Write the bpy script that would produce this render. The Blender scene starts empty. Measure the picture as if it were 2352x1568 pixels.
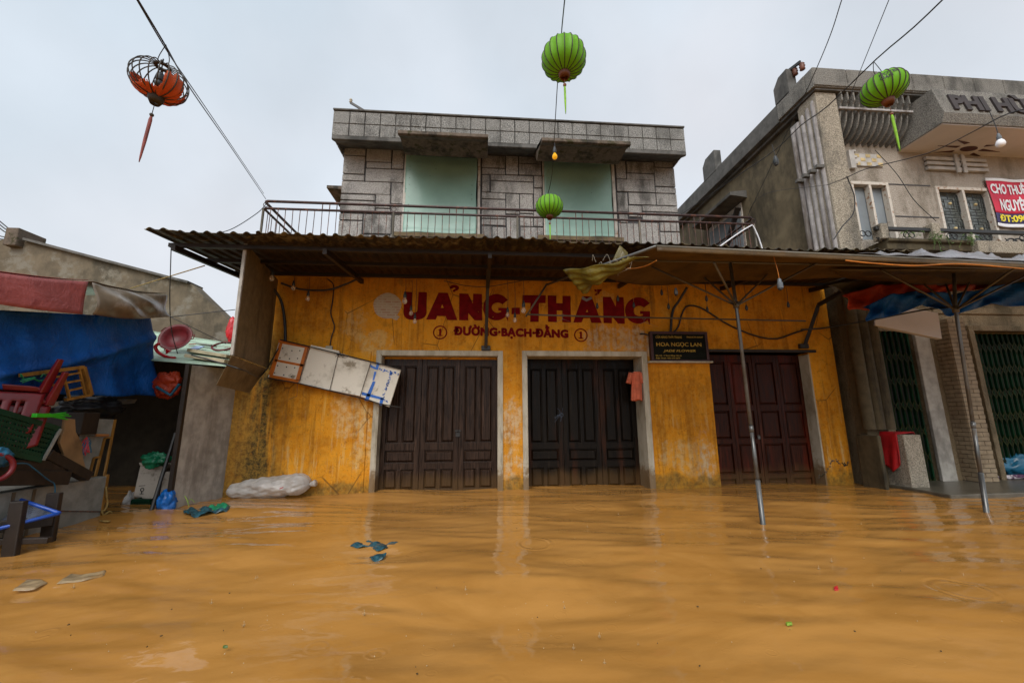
import bpy, bmesh, math, random
import numpy as np
from mathutils import Vector, Matrix
from mathutils.geometry import tessellate_polygon
random.seed(7); RNG = np.random.default_rng(7)
scene = bpy.context.scene
COL = scene.collection
rad = math.radians

# ------------------------------------------------------------------ camera
FPX = 915.0                      # focal length in units of a 2352 px wide picture
PITCH, ROLL, YAW, HC = rad(10.62), rad(-.35), rad(-4.5), 1.15
def _cam_axes():
    cy, sy = math.cos(YAW), math.sin(YAW)
    right = np.array([cy, sy, 0.]); fw = np.array([-sy, cy, 0.]); up = np.array([0, 0, 1.])
    f2 = fw*math.cos(PITCH)+up*math.sin(PITCH); u2 = -fw*math.sin(PITCH)+up*math.cos(PITCH)
    return right*math.cos(ROLL)+u2*math.sin(ROLL), -right*math.sin(ROLL)+u2*math.cos(ROLL), f2
CR, CU, CF = _cam_axes()
cd = bpy.data.cameras.new("camera"); cam = bpy.data.objects.new("camera", cd); COL.objects.link(cam)
cam.matrix_world = Matrix(((CR[0], CU[0], -CF[0], 0), (CR[1], CU[1], -CF[1], 0), (CR[2], CU[2], -CF[2], HC), (0, 0, 0, 1)))
cd.sensor_width = 36; cd.lens = 36*FPX/2352; cd.clip_start = .02; cd.clip_end = 3000
scene.camera = cam

# ------------------------------------------------------------------ sky, sun, exposure
SUN_EL, SUN_AZ = rad(44), rad(197)      # a soft overcast glow from behind the photographer
w = bpy.data.worlds.new("World"); scene.world = w; w.use_nodes = True
nt = w.node_tree; bg = nt.nodes["Background"]
sky = nt.nodes.new("ShaderNodeTexSky"); sky.sky_type = 'NISHITA'; sky.sun_disc = False
sky.sun_elevation = SUN_EL; sky.sun_rotation = SUN_AZ; sky.air_density = 1.2; sky.dust_density = 6; sky.ozone_density = 1
hsv = nt.nodes.new("ShaderNodeHueSaturation"); hsv.inputs['Saturation'].default_value = .22
nt.links.new(sky.outputs[0], hsv.inputs['Color'])
# cloud layer: a grey veil with soft lumps
tc = nt.nodes.new("ShaderNodeTexCoord"); ns = nt.nodes.new("ShaderNodeTexNoise")
ns.inputs['Scale'].default_value = 2.2; ns.inputs['Detail'].default_value = 5; ns.inputs['Roughness'].default_value = .5
nt.links.new(tc.outputs['Generated'], ns.inputs['Vector'])
mr = nt.nodes.new("ShaderNodeMapRange"); mr.inputs['From Min'].default_value = .3; mr.inputs['From Max'].default_value = .7
mr.inputs['To Min'].default_value = .88; mr.inputs['To Max'].default_value = 1.08
nt.links.new(ns.outputs['Fac'], mr.inputs['Value'])
veil = nt.nodes.new("ShaderNodeMix"); veil.data_type = 'RGBA'; veil.inputs['Factor'].default_value = .62
nt.links.new(hsv.outputs[0], veil.inputs['A']); 
blue = nt.nodes.new("ShaderNodeMix"); blue.data_type = 'RGBA'; ns2 = nt.nodes.new("ShaderNodeTexNoise"); ns2.inputs['Scale'].default_value = 1.1; ns2.inputs['Detail'].default_value = 3
mp2 = nt.nodes.new("ShaderNodeMapping"); mp2.inputs['Location'].default_value = (3.1, 1.2, 4.4); nt.links.new(tc.outputs['Generated'], mp2.inputs[0]); nt.links.new(mp2.outputs[0], ns2.inputs['Vector'])
mr2 = nt.nodes.new("ShaderNodeMapRange"); mr2.inputs['From Min'].default_value = .38; mr2.inputs['From Max'].default_value = .66; nt.links.new(ns2.outputs['Fac'], mr2.inputs['Value']); nt.links.new(mr2.outputs[0], blue.inputs['Factor'])
blue.inputs['A'].default_value = (5.1, 5.25, 5.65, 1); blue.inputs['B'].default_value = (3.95, 4.75, 5.45, 1); nt.links.new(blue.outputs['Result'], veil.inputs['B'])
mul = nt.nodes.new("ShaderNodeVectorMath"); mul.operation = 'SCALE'
nt.links.new(veil.outputs['Result'], mul.inputs[0]); nt.links.new(mr.outputs[0], mul.inputs['Scale'])
nt.links.new(mul.outputs[0], bg.inputs['Color']); bg.inputs['Strength'].default_value = .145
sd = bpy.data.lights.new("sun", 'SUN'); sd.energy = 1.0; sd.angle = rad(34); sd.color = (1, .97, .93)
so = bpy.data.objects.new("sun", sd); COL.objects.link(so)
_d = Vector((math.sin(SUN_AZ)*math.cos(SUN_EL), math.cos(SUN_AZ)*math.cos(SUN_EL), math.sin(SUN_EL)))
so.rotation_euler = _d.to_track_quat('Z', 'Y').to_euler(); so.location = (0, -20, 30)
vs = scene.view_settings; scene.display_settings.display_device = 'sRGB'
vs.view_transform = 'Standard'; vs.look = 'None'; vs.exposure = .4; vs.gamma = 1; vs.use_curve_mapping = False
scene.cycles.max_bounces = 6; scene.cycles.use_denoising = True

# ------------------------------------------------------------------ pixel -> place
CC = np.array([0, 0, HC])
def ray(x, y): return CR*((x-1176)/FPX) + CU*(-(y-784)/FPX) + CF
def PY(x, y, Y): d = ray(x, y); return CC + d*(Y/d[1])
def PZ(x, y, Z=0.): d = ray(x, y); return CC + d*((Z-HC)/d[2])
def PX(x, y, X): d = ray(x, y); return CC + d*(X/d[0])
def PD(x, y, D): return CC + ray(x, y)*D

# ------------------------------------------------------------------ mesh helpers
OFF = {}
class MB:
    def __init__(s): s.v = []; s.f = []; s.m = []; s.mi = 0
    def add(s, vs, fs):
        o = len(s.v); s.v += [tuple(map(float, q)) for q in vs]
        for f in fs: s.f.append(tuple(i+o for i in f)); s.m.append(s.mi)
        return s
    def hexa(s, p):  # 8 points: bottom 4 ccw, top 4
        return s.add(p, [(3, 2, 1, 0), (4, 5, 6, 7), (0, 1, 5, 4), (1, 2, 6, 5), (2, 3, 7, 6), (3, 0, 4, 7)])
    def box(s, x0, x1, y0, y1, z0, z1):
        return s.hexa([(x0, y0, z0), (x1, y0, z0), (x1, y1, z0), (x0, y1, z0), (x0, y0, z1), (x1, y0, z1), (x1, y1, z1), (x0, y1, z1)])
    def bar(s, a, b, wd, ht, up=(0, 0, 1), w2=None):
        a, b, up = Vector(a), Vector(b), Vector(up); d = (b-a).normalized()
        sx = d.cross(up)
        if sx.length < 1e-4: sx = d.cross(Vector((0, 1, 0)))
        sx.normalize(); u = sx.cross(d).normalized(); w2 = w2 or 1
        P = lambda c, k: [c-sx*wd/2*k-u*ht/2*k, c+sx*wd/2*k-u*ht/2*k, c+sx*wd/2*k+u*ht/2*k, c-sx*wd/2*k+u*ht/2*k]
        return s.hexa(P(a, 1)+P(b, w2))
    def prism(s, pts, vec):
        n = len(pts); vec = np.array(vec, float); A = [np.array(p, float) for p in pts]; B = [p+vec for p in A]
        tri = tessellate_polygon([[Vector(p) for p in A]])
        return s.add(A+B, [tuple(t) for t in tri]+[tuple(i+n for i in reversed(t)) for t in tri]+[(i, (i+1) % n, (i+1) % n+n, i+n) for i in range(n)])
    def shape(s, loops, vec):  # loops of 3D pts, first outer, others holes
        vec = np.array(vec, float); L = [[np.array(p, float) for p in l] for l in loops]
        flat = [p for l in L for p in l]; n = len(flat)
        tri = tessellate_polygon([[Vector(p) for p in l] for l in L]); fs = [tuple(t) for t in tri]+[tuple(i+n for i in reversed(t)) for t in tri]
        o = 0
        for l in L:
            k = len(l); fs += [(o+i, o+(i+1) % k, o+(i+1) % k+n, o+i+n) for i in range(k)]; o += k
        return s.add(flat+[p+vec for p in flat], fs)
    def tube(s, pts, r, n=8, caps=True):
        pts = [Vector(p) for p in pts]; m = len(pts); rs = r if hasattr(r, '__len__') else [r]*m
        t0 = (pts[1]-pts[0]).normalized(); u = t0.orthogonal().normalized(); V = []; F = []
        for i, p in enumerate(pts):
            t = ((pts[min(i+1, m-1)]-pts[i]).normalized()+(pts[i]-pts[max(i-1, 0)]).normalized())
            t = t.normalized() if t.length > 1e-6 else t0
            u = (u-t*u.dot(t)); u = u.normalized() if u.length > 1e-6 else t.orthogonal().normalized(); v = t.cross(u)
            for k in range(n):
                a = 2*math.pi*k/n; V.append(p+(u*math.cos(a)+v*math.sin(a))*rs[i])
        for i in range(m-1):
            for k in range(n): F.append((i*n+k, i*n+(k+1) % n, (i+1)*n+(k+1) % n, (i+1)*n+k))
        if caps: F += [tuple(range(n-1, -1, -1)), tuple((m-1)*n+k for k in range(n))]
        return s.add(V, F)
    def ring(s, c, R, r, ax=(0, 0, 1), n=24, m=8, sx=1):
        ax = Vector(ax).normalized(); u = ax.orthogonal().normalized(); v = ax.cross(u); c = Vector(c); V = []; F = []
        for i in range(n):
            a = 2*math.pi*i/n; d = u*math.cos(a)+v*math.sin(a)
            for k in range(m):
                b = 2*math.pi*k/m; V.append(c+d*(R+r*math.cos(b))+ax*r*math.sin(b))
        for i in range(n):
            for k in range(m): F.append((i*m+k, ((i+1) % n)*m+k, ((i+1) % n)*m+(k+1) % m, i*m+(k+1) % m))
        return s.add(V, F)
    def lathe(s, prof, c=(0, 0, 0), ax=(0, 0, 1), n=24, cap=True):
        ax = Vector(ax).normalized(); u = ax.orthogonal().normalized(); v = ax.cross(u); c = Vector(c); V = []; F = []
        for r, z in prof:
            for k in range(n):
                a = 2*math.pi*k/n; V.append(c+ax*z+(u*math.cos(a)+v*math.sin(a))*r)
        for i in range(len(prof)-1):
            for k in range(n): F.append((i*n+k, i*n+(k+1) % n, (i+1)*n+(k+1) % n, (i+1)*n+k))
        if cap: F += [tuple(range(n-1, -1, -1)), tuple((len(prof)-1)*n+k for k in range(n))]
        return s.add(V, F)
    def grid(s, fn, nu, nv, th=.004, keep=None):  # fn(u,v)->3D; a shell of thickness th
        P = np.array([[fn(i/nu, j/nv) for i in range(nu+1)] for j in range(nv+1)], float)
        du = np.gradient(P, axis=1); dv = np.gradient(P, axis=0); N = np.cross(du, dv); N /= np.linalg.norm(N, axis=2, keepdims=True)+1e-12
        A = P+N*th/2; B = P-N*th/2; W = nu+1; n = W*(nv+1); F = []; edge = {}
        for j in range(nv):
            for i in range(nu):
                if keep and not keep((i+.5)/nu, (j+.5)/nv): continue
                q = (j*W+i, j*W+i+1, (j+1)*W+i+1, (j+1)*W+i); F.append(q); F.append(tuple(k+n for k in reversed(q)))
                for a, b in zip(q, q[1:]+q[:1]): edge[(a, b)] = 1
        for (a, b) in edge:
            if (b, a) not in edge: F.append((b, a, a+n, b+n))
        return s.add(list(A.reshape(-1, 3))+list(B.reshape(-1, 3)), F)
    def ball(s, c, r, n=12, m=8, sz=1):
        return s.lathe([(max(1e-4, r*math.sin(math.pi*i/m)), -r*sz*math.cos(math.pi*i/m)) for i in range(m+1)], c, n=n)
    def build(s, name, mat, parent=None, smooth=False, bevel=0, loc=None, seg=2):
        off = np.array(OFF.get(parent.name, (0, 0, 0)) if parent else (loc if loc is not None else (0, 0, 0)), float)
        me = bpy.data.meshes.new(name); V = np.array(s.v)-off if s.v else np.zeros((0, 3))
        me.from_pydata([tuple(q) for q in V], [], s.f)
        for m in (mat if isinstance(mat, (list, tuple)) else [mat]): me.materials.append(m)
        if any(s.m): me.polygons.foreach_set('material_index', s.m)
        bm = bmesh.new(); bm.from_mesh(me); bmesh.ops.recalc_face_normals(bm, faces=bm.faces); bm.to_mesh(me); bm.free()
        if smooth: me.polygons.foreach_set('use_smooth', [True]*len(me.polygons))
        o = bpy.data.objects.new(name, me); COL.objects.link(o)
        if parent: o.parent = parent
        elif loc is not None: o.location = tuple(off)
        OFF[o.name] = tuple(off)
        if bevel:
            b = o.modifiers.new('bevel', 'BEVEL'); b.width = bevel; b.segments = seg; b.limit_method = 'ANGLE'; b.angle_limit = rad(40)
        if smooth == 'auto':
            e = o.modifiers.new('split', 'EDGE_SPLIT'); e.split_angle = rad(35)
        return o
def tag(o, label, cat, group=None, kind=None):
    if label: o['label'] = label
    if cat: o['category'] = cat
    if group: o['group'] = group
    o['kind'] = kind or 'thing'
    return o
def thing(name, label, cat, loc=(0, 0, 0), group=None):
    o = bpy.data.objects.new(name, None); COL.objects.link(o); o.location = tuple(map(float, loc)); o.empty_display_size = .1
    OFF[o.name] = tuple(map(float, loc)); return tag(o, label, cat, group)
def bez(pts, n=24):  # smooth curve through points (Catmull-Rom)
    P = [Vector(p) for p in pts]
    if len(P) == 2: return [P[0].lerp(P[1], i/n) for i in range(n+1)]
    P = [P[0]*2-P[1]]+P+[P[-1]*2-P[-2]]; out = []; k = max(2, n//(len(P)-3))
    for i in range(1, len(P)-2):
        a, b, c, d = P[i-1:i+3]
        for j in range(k):
            t = j/k; out.append(.5*((2*b)+(c-a)*t+(2*a-5*b+4*c-d)*t*t+(3*b-a-3*c+d)*t**3))
    return out+[P[-2]]
def sag(a, b, s, n=16):
    a, b = Vector(a), Vector(b); return [a.lerp(b, i/n)-Vector((0, 0, s*4*(i/n)*(1-i/n))) for i in range(n+1)]
def text_verts(txt, bold=0, align='CENTER', shear=0, space=1):
    cu = bpy.data.curves.new('t', 'FONT'); cu.body = txt; cu.align_x = align; cu.size = 1; cu.offset = bold; cu.shear = shear; cu.space_character = space; cu.fill_mode = 'FRONT'; cu.resolution_u = 3
    ob = bpy.data.objects.new('t', cu); COL.objects.link(ob); dg = bpy.context.evaluated_depsgraph_get(); dg.update()
    me = bpy.data.meshes.new_from_object(ob.evaluated_get(dg)); V = np.array([v.co[:] for v in me.vertices]); F = [tuple(p.vertices) for p in me.polygons]
    bpy.data.objects.remove(ob); bpy.data.curves.remove(cu); bpy.data.meshes.remove(me); return V, F
def put_text(mb, txt, org, ux, uy, width, height, th, **k):
    """lay the words on a plane: org = lower left corner, ux/uy unit vectors, stretched to width x height, th thick along the normal"""
    V, F = text_verts(txt, **k); lo = V.min(0); hi = V.max(0); ux, uy, org = map(lambda q: np.array(q, float), (ux, uy, org)); nn = np.cross(ux, uy)
    S = (V-lo)/(hi-lo+1e-9); A = [org+ux*q[0]*width+uy*q[1]*height+nn*th for q in S]; n = len(A)
    edge = {}; G = []
    for f in F:
        for a, b in zip(f, f[1:]+f[:1]): edge[(a, b)] = 1
    for (a, b) in edge:
        if (b, a) not in edge: G.append((b, a, a+n, b+n))
    mb.add(A+[p-nn*th for p in A], F+G); return mb

# ------------------------------------------------------------------ material helpers
class MT:
    def __init__(s, name, rough=.6, spec=.5, metal=0, coord='Position'):
        s.mat = bpy.data.materials.new(name); s.mat.use_nodes = True; s.t = s.mat.node_tree; s.b = s.t.nodes['Principled BSDF']; s.out = s.t.nodes['Material Output']
        s.set('Roughness', rough); s.set('Specular IOR Level', spec); s.set('Metallic', metal)
        if coord == 'Position': s.co = s.t.nodes.new('ShaderNodeNewGeometry').outputs['Position']
        else: s.co = s.t.nodes.new('ShaderNodeTexCoord').outputs['Object']
        s.sep = None; s.h = None
    def set(s, k, v):
        i = s.b.inputs[k]
        if hasattr(v, 'is_output') or isinstance(v, bpy.types.NodeSocket): s.t.links.new(v, i)
        else: i.default_value = v if not (isinstance(v, tuple) and len(v) == 3) else (*v, 1)
    def inp(s, n, k, v):
        i = n.inputs[k]
        if isinstance(v, bpy.types.NodeSocket): s.t.links.new(v, i)
        elif v is not None: i.default_value = (*v, 1) if isinstance(v, tuple) and len(v) == 3 and i.type == 'RGBA' else v
    def math(s, op, a, b=None, c=None, clamp=False):
        n = s.t.nodes.new('ShaderNodeMath'); n.operation = op; n.use_clamp = clamp
        s.inp(n, 0, a)
        if b is not None: s.inp(n, 1, b)
        if c is not None: s.inp(n, 2, c)
        return n.outputs[0]
    def vec(s, scale=(1, 1, 1), off=(0, 0, 0), rot=(0, 0, 0)):
        n = s.t.nodes.new('ShaderNodeMapping'); s.t.links.new(s.co, n.inputs[0]); n.inputs['Scale'].default_value = scale; n.inputs['Location'].default_value = off; n.inputs['Rotation'].default_value = rot; return n.outputs[0]
    def noise(s, scale, detail=4, rough=.55, st=(1, 1, 1), off=(0, 0, 0), dist=0, rot=(0, 0, 0)):
        n = s.t.nodes.new('ShaderNodeTexNoise'); s.t.links.new(s.vec(st, off, rot), n.inputs['Vector']); n.inputs['Scale'].default_value = scale; n.inputs['Detail'].default_value = detail; n.inputs['Roughness'].default_value = rough; n.inputs['Distortion'].default_value = dist
        return n.outputs['Fac']
    def voro(s, scale, st=(1, 1, 1), feature='F1', out='Distance', rnd=1, off=(0, 0, 0)):
        n = s.t.nodes.new('ShaderNodeTexVoronoi'); s.t.links.new(s.vec(st, off), n.inputs['Vector']); n.feature = feature; n.inputs['Scale'].default_value = scale; n.inputs['Randomness'].default_value = rnd; return n.outputs[out]
    def wave(s, scale, dist=2, st=(1, 1, 1), dir='X', rot=(0, 0, 0), dsc=1):
        n = s.t.nodes.new('ShaderNodeTexWave'); s.t.links.new(s.vec(st, rot=rot), n.inputs['Vector']); n.bands_direction = dir; n.inputs['Scale'].default_value = scale; n.inputs['Distortion'].default_value = dist; n.inputs['Detail'].default_value = 3; n.inputs['Detail Scale'].default_value = dsc; return n.outputs['Fac']
    def rng(s, f, lo, hi, a=0., b=1., smooth=True):
        n = s.t.nodes.new('ShaderNodeMapRange'); n.interpolation_type = 'SMOOTHSTEP' if smooth else 'LINEAR'
        for k, v in (('Value', f), ('From Min', lo), ('From Max', hi), ('To Min', a), ('To Max', b)): s.inp(n, k, v)
        return n.outputs[0]
    def mix(s, f, a, b, mode='MIX'):
        n = s.t.nodes.new('ShaderNodeMix'); n.data_type = 'RGBA'; n.blend_type = mode
        for k, v in (('Factor', f), ('A', a), ('B', b)):
            i = [q for q in n.inputs if q.name == k and (q.type == 'RGBA' or k == 'Factor' and q.type == 'VALUE')][0]
            if isinstance(v, bpy.types.NodeSocket): s.t.links.new(v, i)
            else: i.default_value = (*v, 1) if isinstance(v, tuple) else v
        return n.outputs['Result'] if False else [q for q in n.outputs if q.type == 'RGBA'][0]
    def xyz(s):
        if not s.sep:
            s.sep = s.t.nodes.new('ShaderNodeSeparateXYZ'); s.t.links.new(s.co, s.sep.inputs[0])
        return s.sep.outputs
    def blob(s, x, z, rx, rz, n=None, k=.5, axis='X'):
        """soft-edged patch round a point of the wall, its outline broken by noise n"""
        o = s.xyz(); a = s.math('DIVIDE', s.math('SUBTRACT', o[axis], x), rx); b = s.math('DIVIDE', s.math('SUBTRACT', o['Z'], z), rz)
        d = s.math('SQRT', s.math('ADD', s.math('MULTIPLY', a, a), s.math('MULTIPLY', b, b)))
        if n is not None: d = s.math('ADD', d, s.math('MULTIPLY', s.math('SUBTRACT', n, .5), k*4))
        return s.rng(d, 1.15, .75)
    def bump(s, h, strength=.3, dist=.01):
        n = s.t.nodes.new('ShaderNodeBump'); n.inputs['Strength'].default_value = strength; n.inputs['Distance'].default_value = dist
        s.t.links.new(h, n.inputs['Height'])
        if s.h is not None: s.t.links.new(s.h, n.inputs['Normal'])
        s.h = n.outputs[0]; s.set('Normal', s.h); return s
    def color(s, c): s.set('Base Color', c); return s
def plain(name, c, rough=.6, var=.35, scale=6, spec=.5, metal=0, bump=0, bscale=40, st=(1, 1, 1), dirt=None, coord='Object', dsc=2.5, dlo=.5, dhi=.75, detail=4):
    """a colour that wanders a little, with optional dirt of its own colour and a fine relief"""
    m = MT(name, rough, spec, metal, coord); f = m.noise(scale, detail, st=st)
    col = m.mix(m.rng(f, .3, .7), tuple(q*(1-var) for q in c), tuple(min(1, q*(1+var*.6)) for q in c))
    if dirt: col = m.mix(m.rng(m.noise(dsc, 6, .65, st, (3, 1, 7)), dlo, dhi), col, dirt)
    m.color(col)
    if bump: m.bump(m.noise(bscale, 4, st=st), bump, .01)
    return m.mat

# ------------------------------------------------------------------ materials
def yellow_plaster():
    m = MT('yellow_plaster', .75, .12)
    o = m.xyz(); z = o['Z']; big = m.noise(1.1, 6, .62); mid = m.noise(3.4, 7, .65, off=(4, 0, 2)); fine = m.noise(11, 6, .6, off=(1, 0, 5))
    strk = m.noise(2.6, 6, .6, (2.6, 1, .22), (7, 0, 0)); fstrk = m.noise(7, 5, .6, (2.5, 1, .16), (2, 0, 3))
    c = m.mix(m.rng(big, .34, .66), (.52, .185, .007), (.72, .30, .015))
    c = m.mix(m.math('MULTIPLY', m.rng(mid, .49, .68), .6), c, (.34, .11, .005)); c = m.mix(m.math('MULTIPLY', m.rng(m.noise(2.0, 8, .72, off=(6, 2, 9)), .56, .70), .55), c, (.22, .078, .006))
    c = m.mix(m.math('MULTIPLY', m.rng(strk, .52, .66), .7), c, (.24, .08, .006))
    c = m.mix(m.math('MULTIPLY', m.rng(fstrk, .56, .7), .4), c, (.70, .40, .06))
    lowz = m.rng(z, 1.9, .5)                               # the paint has worn off in pale streaks on the lower wall
    worn = m.rng(m.math('ADD', fstrk, m.math('MULTIPLY', mid, .5)), .80, .98)
    c = m.mix(m.math('MULTIPLY', m.math('MULTIPLY', worn, lowz), .6), c, (.56, .41, .20))
    n = m.noise(2.6, 8, .7, off=(9, 0, 1)); flk = m.rng(m.math('ADD', m.math('MULTIPLY', fstrk, .6), m.math('MULTIPLY', fine, .7)), .54, .74, .12, 1)
    for (x, zz, rx, rz, col, a) in [  # peeled and patched places, with their own shape
            (2.30, 2.45, .62, .22, (.52, .43, .30), .95), (2.72, 2.35, .30, .22, (.42, .38, .33), .9), (-2.05, 2.62, .22, .3, (.55, .42, .2), .7),
            (-1.75, 2.36, .3, .2, (.56, .45, .22), .7), (-2.0, 1.2, .3, .5, (.58, .47, .27), .75), (-1.78, .85, .24, .5, (.56, .45, .25), .7),
            (.50, 1.0, .16, .55, (.58, .52, .38), .85), (.48, .32, .2, .32, (.50, .45, .33), .8), (3.4, .5, .42, .3, (.5, .42, .24), .75),
            (3.75, .35, .16, .5, (.5, .46, .36), .8), (-1.85, 3.2, .6, .18, (.40, .14, .008), .8), (-2.7, 2.9, .25, .45, (.33, .1, .006), .8),
            (-3.0, 1.35, .2, .5, (.2, .075, .008), .8), (3.2, 1.7, .5, .28, (.36, .11, .006), .6), (3.55, 1.0, .12, 1.1, (.34, .11, .006), .6),
            (2.2, 3.18, .16, .14, (.66, .42, .14), .8), (3.25, 2.95, .12, .12, (.62, .36, .06), .7), (.9, 1.9, .2, .2, (.42, .15, .008), .5),
            (-2.35, 3.35, .12, .2, (.05, .045, .02), .8), (-1.3, 3.4, .14, .1, (.07, .05, .02), .7), (2.9, 3.2, .14, .35, (.10, .06, .02), .8), (4.9, 2.8, .9, .5, (.42, .14, .006), .5)]:
        pm = m.math('MULTIPLY', m.math('MULTIPLY', m.blob(x, zz, rx, rz, n, .8), flk), a*.74); c = m.mix(pm, c, m.mix(m.rng(fine, .35, .65), tuple(q*.72 for q in col), tuple(q*1.05 for q in col)))
    # black run-off down the wall beside the boards
    g = m.rng(m.math('ABSOLUTE', m.math('ADD', m.math('ADD', o['X'], 3.38), m.math('MULTIPLY', m.math('SUBTRACT', m.noise(1.5, 3), .5), .5))), .42, .05)
    c = m.mix(m.math('MULTIPLY', m.math('MULTIPLY', g, m.rng(strk, .30, .5)), m.rng(z, 2.9, 2.0, 0, 1)), c, (.022, .02, .011))
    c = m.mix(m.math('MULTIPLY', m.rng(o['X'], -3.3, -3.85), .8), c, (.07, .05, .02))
    # damp foot of the wall, its edge uneven
    wl = m.math('ADD', z, m.math('MULTIPLY', m.math('SUBTRACT', mid, .5), -.55))
    c = m.mix(m.math('MULTIPLY', m.rng(wl, .26, .12), m.rng(fine, .25, .6, .45, .95)), c, (.13, .075, .02))
    # fine pitting, faint cracks
    c = m.mix(m.math('MULTIPLY', m.rng(m.noise(38, 5, .75), .57, .68), .75), c, (.13, .055, .012)); c = m.mix(m.rng(m.noise(17, 6, .75, off=(2, 8, 1)), .35, .65, .0, .35), c, (.62, .34, .05), 'MIX'); c = m.mix(m.math('MULTIPLY', m.rng(m.noise(8, 7, .75, off=(5, 5, 2)), .56, .66), .5), c, (.26, .09, .008))
    cr = m.rng(m.voro(1.3, (1, 1, .6), 'DISTANCE_TO_EDGE'), .010, .003)
    c = m.mix(m.math('MULTIPLY', cr, m.rng(m.noise(.9, 2, off=(3, 3, 3)), .52, .6, 0, .7)), c, (.10, .05, .015))
    m.color(c)
    m.set('Roughness', m.rng(z, .1, .5, .35, .75)); m.bump(m.math('ADD', m.math('MULTIPLY', fine, .6), m.noise(60, 4)), .35, .012)
    return m.mat
def trim_plaster():
    m = MT('white_lime_trim', .65, .35); z = m.xyz()['Z']; f = m.noise(3.2, 7, .68, (2, 1, .45)); g = m.noise(14, 5)
    c = m.mix(m.rng(f, .35, .6), (.50, .46, .37), (.38, .335, .25))
    c = m.mix(m.math('MULTIPLY', m.rng(f, .5, .68), m.rng(z, 2.3, .6, .25, .95)), c, (.20, .17, .115))
    c = m.mix(m.math('MULTIPLY', m.rng(m.math('ADD', z, m.math('MULTIPLY', g, -.5)), .15, -.05), .85), c, (.16, .09, .03))
    c = m.mix(m.rng(m.noise(26, 3), .66, .72), c, (.32, .2, .07)); m.color(c); m.bump(g, .3, .01); return m.mat
def roughcast(name, c1, c2, scale=95, dirt=(.05, .048, .042), stain=.5, rough=.8):
    """exposed-pebble render: light and dark grains, weather stains running down"""
    m = MT(name, rough, .3); g = m.noise(scale, 3, .7); v = m.voro(scale*.8)
    c = m.mix(m.rng(g, .38, .62), c1, c2)
    st = m.math('ADD', m.noise(1.4, 6, .65, (1.6, 1.6, .5)), m.math('MULTIPLY', m.noise(6, 5), .25))
    c = m.mix(m.math('MULTIPLY', m.rng(st, .58, .82), stain), c, dirt); m.color(c); m.bump(m.math('ADD', g, v), .8, .012); return m.mat
def dark_wood(name, c, rough=.38, red=None):
    m = MT(name, rough, .15); gr = m.noise(7, 6, .6, (9, 9, .5)); g2 = m.noise(2, 4)
    k = m.mix(m.rng(gr, .35, .65), tuple(q*.45 for q in c), tuple(q*1.5 for q in c)); k = m.mix(m.rng(m.noise(3.5, 6, .65, (5, 5, .35), (4, 0, 2)), .56, .72), k, tuple(q*2.8+.004 for q in c))
    if red: k = m.mix(m.rng(m.noise(1.7, 4, .6, (2.2, 1, .3), (2, 0, 1)), .5, .66), k, red)
    k = m.mix(m.math('MULTIPLY', m.rng(m.math('ADD', m.xyz()['Z'], m.math('MULTIPLY', g2, -.4)), .1, -.12), .6), k, (.10, .055, .02))
    m.color(k); m.set('Roughness', m.rng(gr, .3, .7, rough-.16, rough+.18)); m.bump(gr, .35, .004); return m.mat
def concrete(name, c, dirt=(.03, .03, .027), moss=None, amt=.85, scale=1.3, st=(1, 1, .6), rough=.8, fine=.35):
    m = MT(name, rough, .3); a = m.noise(scale, 8, .68, st); b = m.noise(scale*5, 6, .6, off=(3, 3, 3))
    k = m.mix(m.rng(b, .3, .7), tuple(q*.78 for q in c), tuple(q*1.2 for q in c)); k = m.mix(m.math('MULTIPLY', m.rng(a, .48, .66), amt), k, dirt)
    if moss: k = m.mix(m.rng(m.noise(scale*2.2, 7, .7, off=(8, 2, 5)), .52, .64), k, moss)
    m.color(k); m.bump(m.noise(30, 5), fine, .01); return m.mat
def rust_metal(name, c, r=(.16, .05, .015), amt=.6, rough=.5, metal=.3, scale=9):
    m = MT(name, rough, .5, metal); f = m.noise(scale, 6, .65)
    m.color(m.mix(m.rng(f, .62-.25*amt, .74-.2*amt), c, r)); m.set('Metallic', m.rng(f, .4, .6, metal, 0)); m.bump(f, .15, .003); return m.mat
def corrugated_mat():
    m = MT('rusty_mossy_sheet', .6, .35); y = m.xyz()['Y']; a = m.noise(2.2, 7, .65, (.7, 2, 1)); b = m.noise(9, 6, .7)
    k = m.mix(m.rng(a, .35, .65), (.012, .009, .006), (.042, .026, .013))
    edge = m.rng(y, 5.35, 4.78)                        # moss and lichen have their hold near the open edge
    k = m.mix(m.math('MULTIPLY', m.rng(m.math('ADD', b, m.math('MULTIPLY', a, .4)), .68, .84), edge), k, (.18, .145, .08))
    k = m.mix(m.math('MULTIPLY', m.rng(m.noise(5, 6, .7, off=(5, 1, 1)), .54, .66), edge), k, (.035, .035, .012)); m.color(k); m.bump(b, .4, .01); return m.mat
def brick_patch_mat():
    m = MT('exposed_brick', .85, .2); o = m.xyz(); n = m.t.nodes.new('ShaderNodeTexBrick'); cb = m.t.nodes.new('ShaderNodeCombineXYZ')
    m.t.links.new(o['X'], cb.inputs[0]); m.t.links.new(o['Z'], cb.inputs[1]); m.t.links.new(cb.outputs[0], n.inputs['Vector'])
    n.inputs['Scale'].default_value = 1; n.inputs['Brick Width'].default_value = .15; n.inputs['Row Height'].default_value = .045; n.inputs['Mortar Size'].default_value = .008
    n.inputs['Color1'].default_value = (.40, .25, .18, 1); n.inputs['Color2'].default_value = (.46, .37, .28, 1); n.inputs['Mortar'].default_value = (.50, .44, .34, 1)
    k = m.mix(m.rng(m.noise(9, 6), .4, .66), n.outputs['Color'], (.46, .40, .31)); m.color(k); m.bump(m.noise(40, 5), .5, .01); return m.mat
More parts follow.
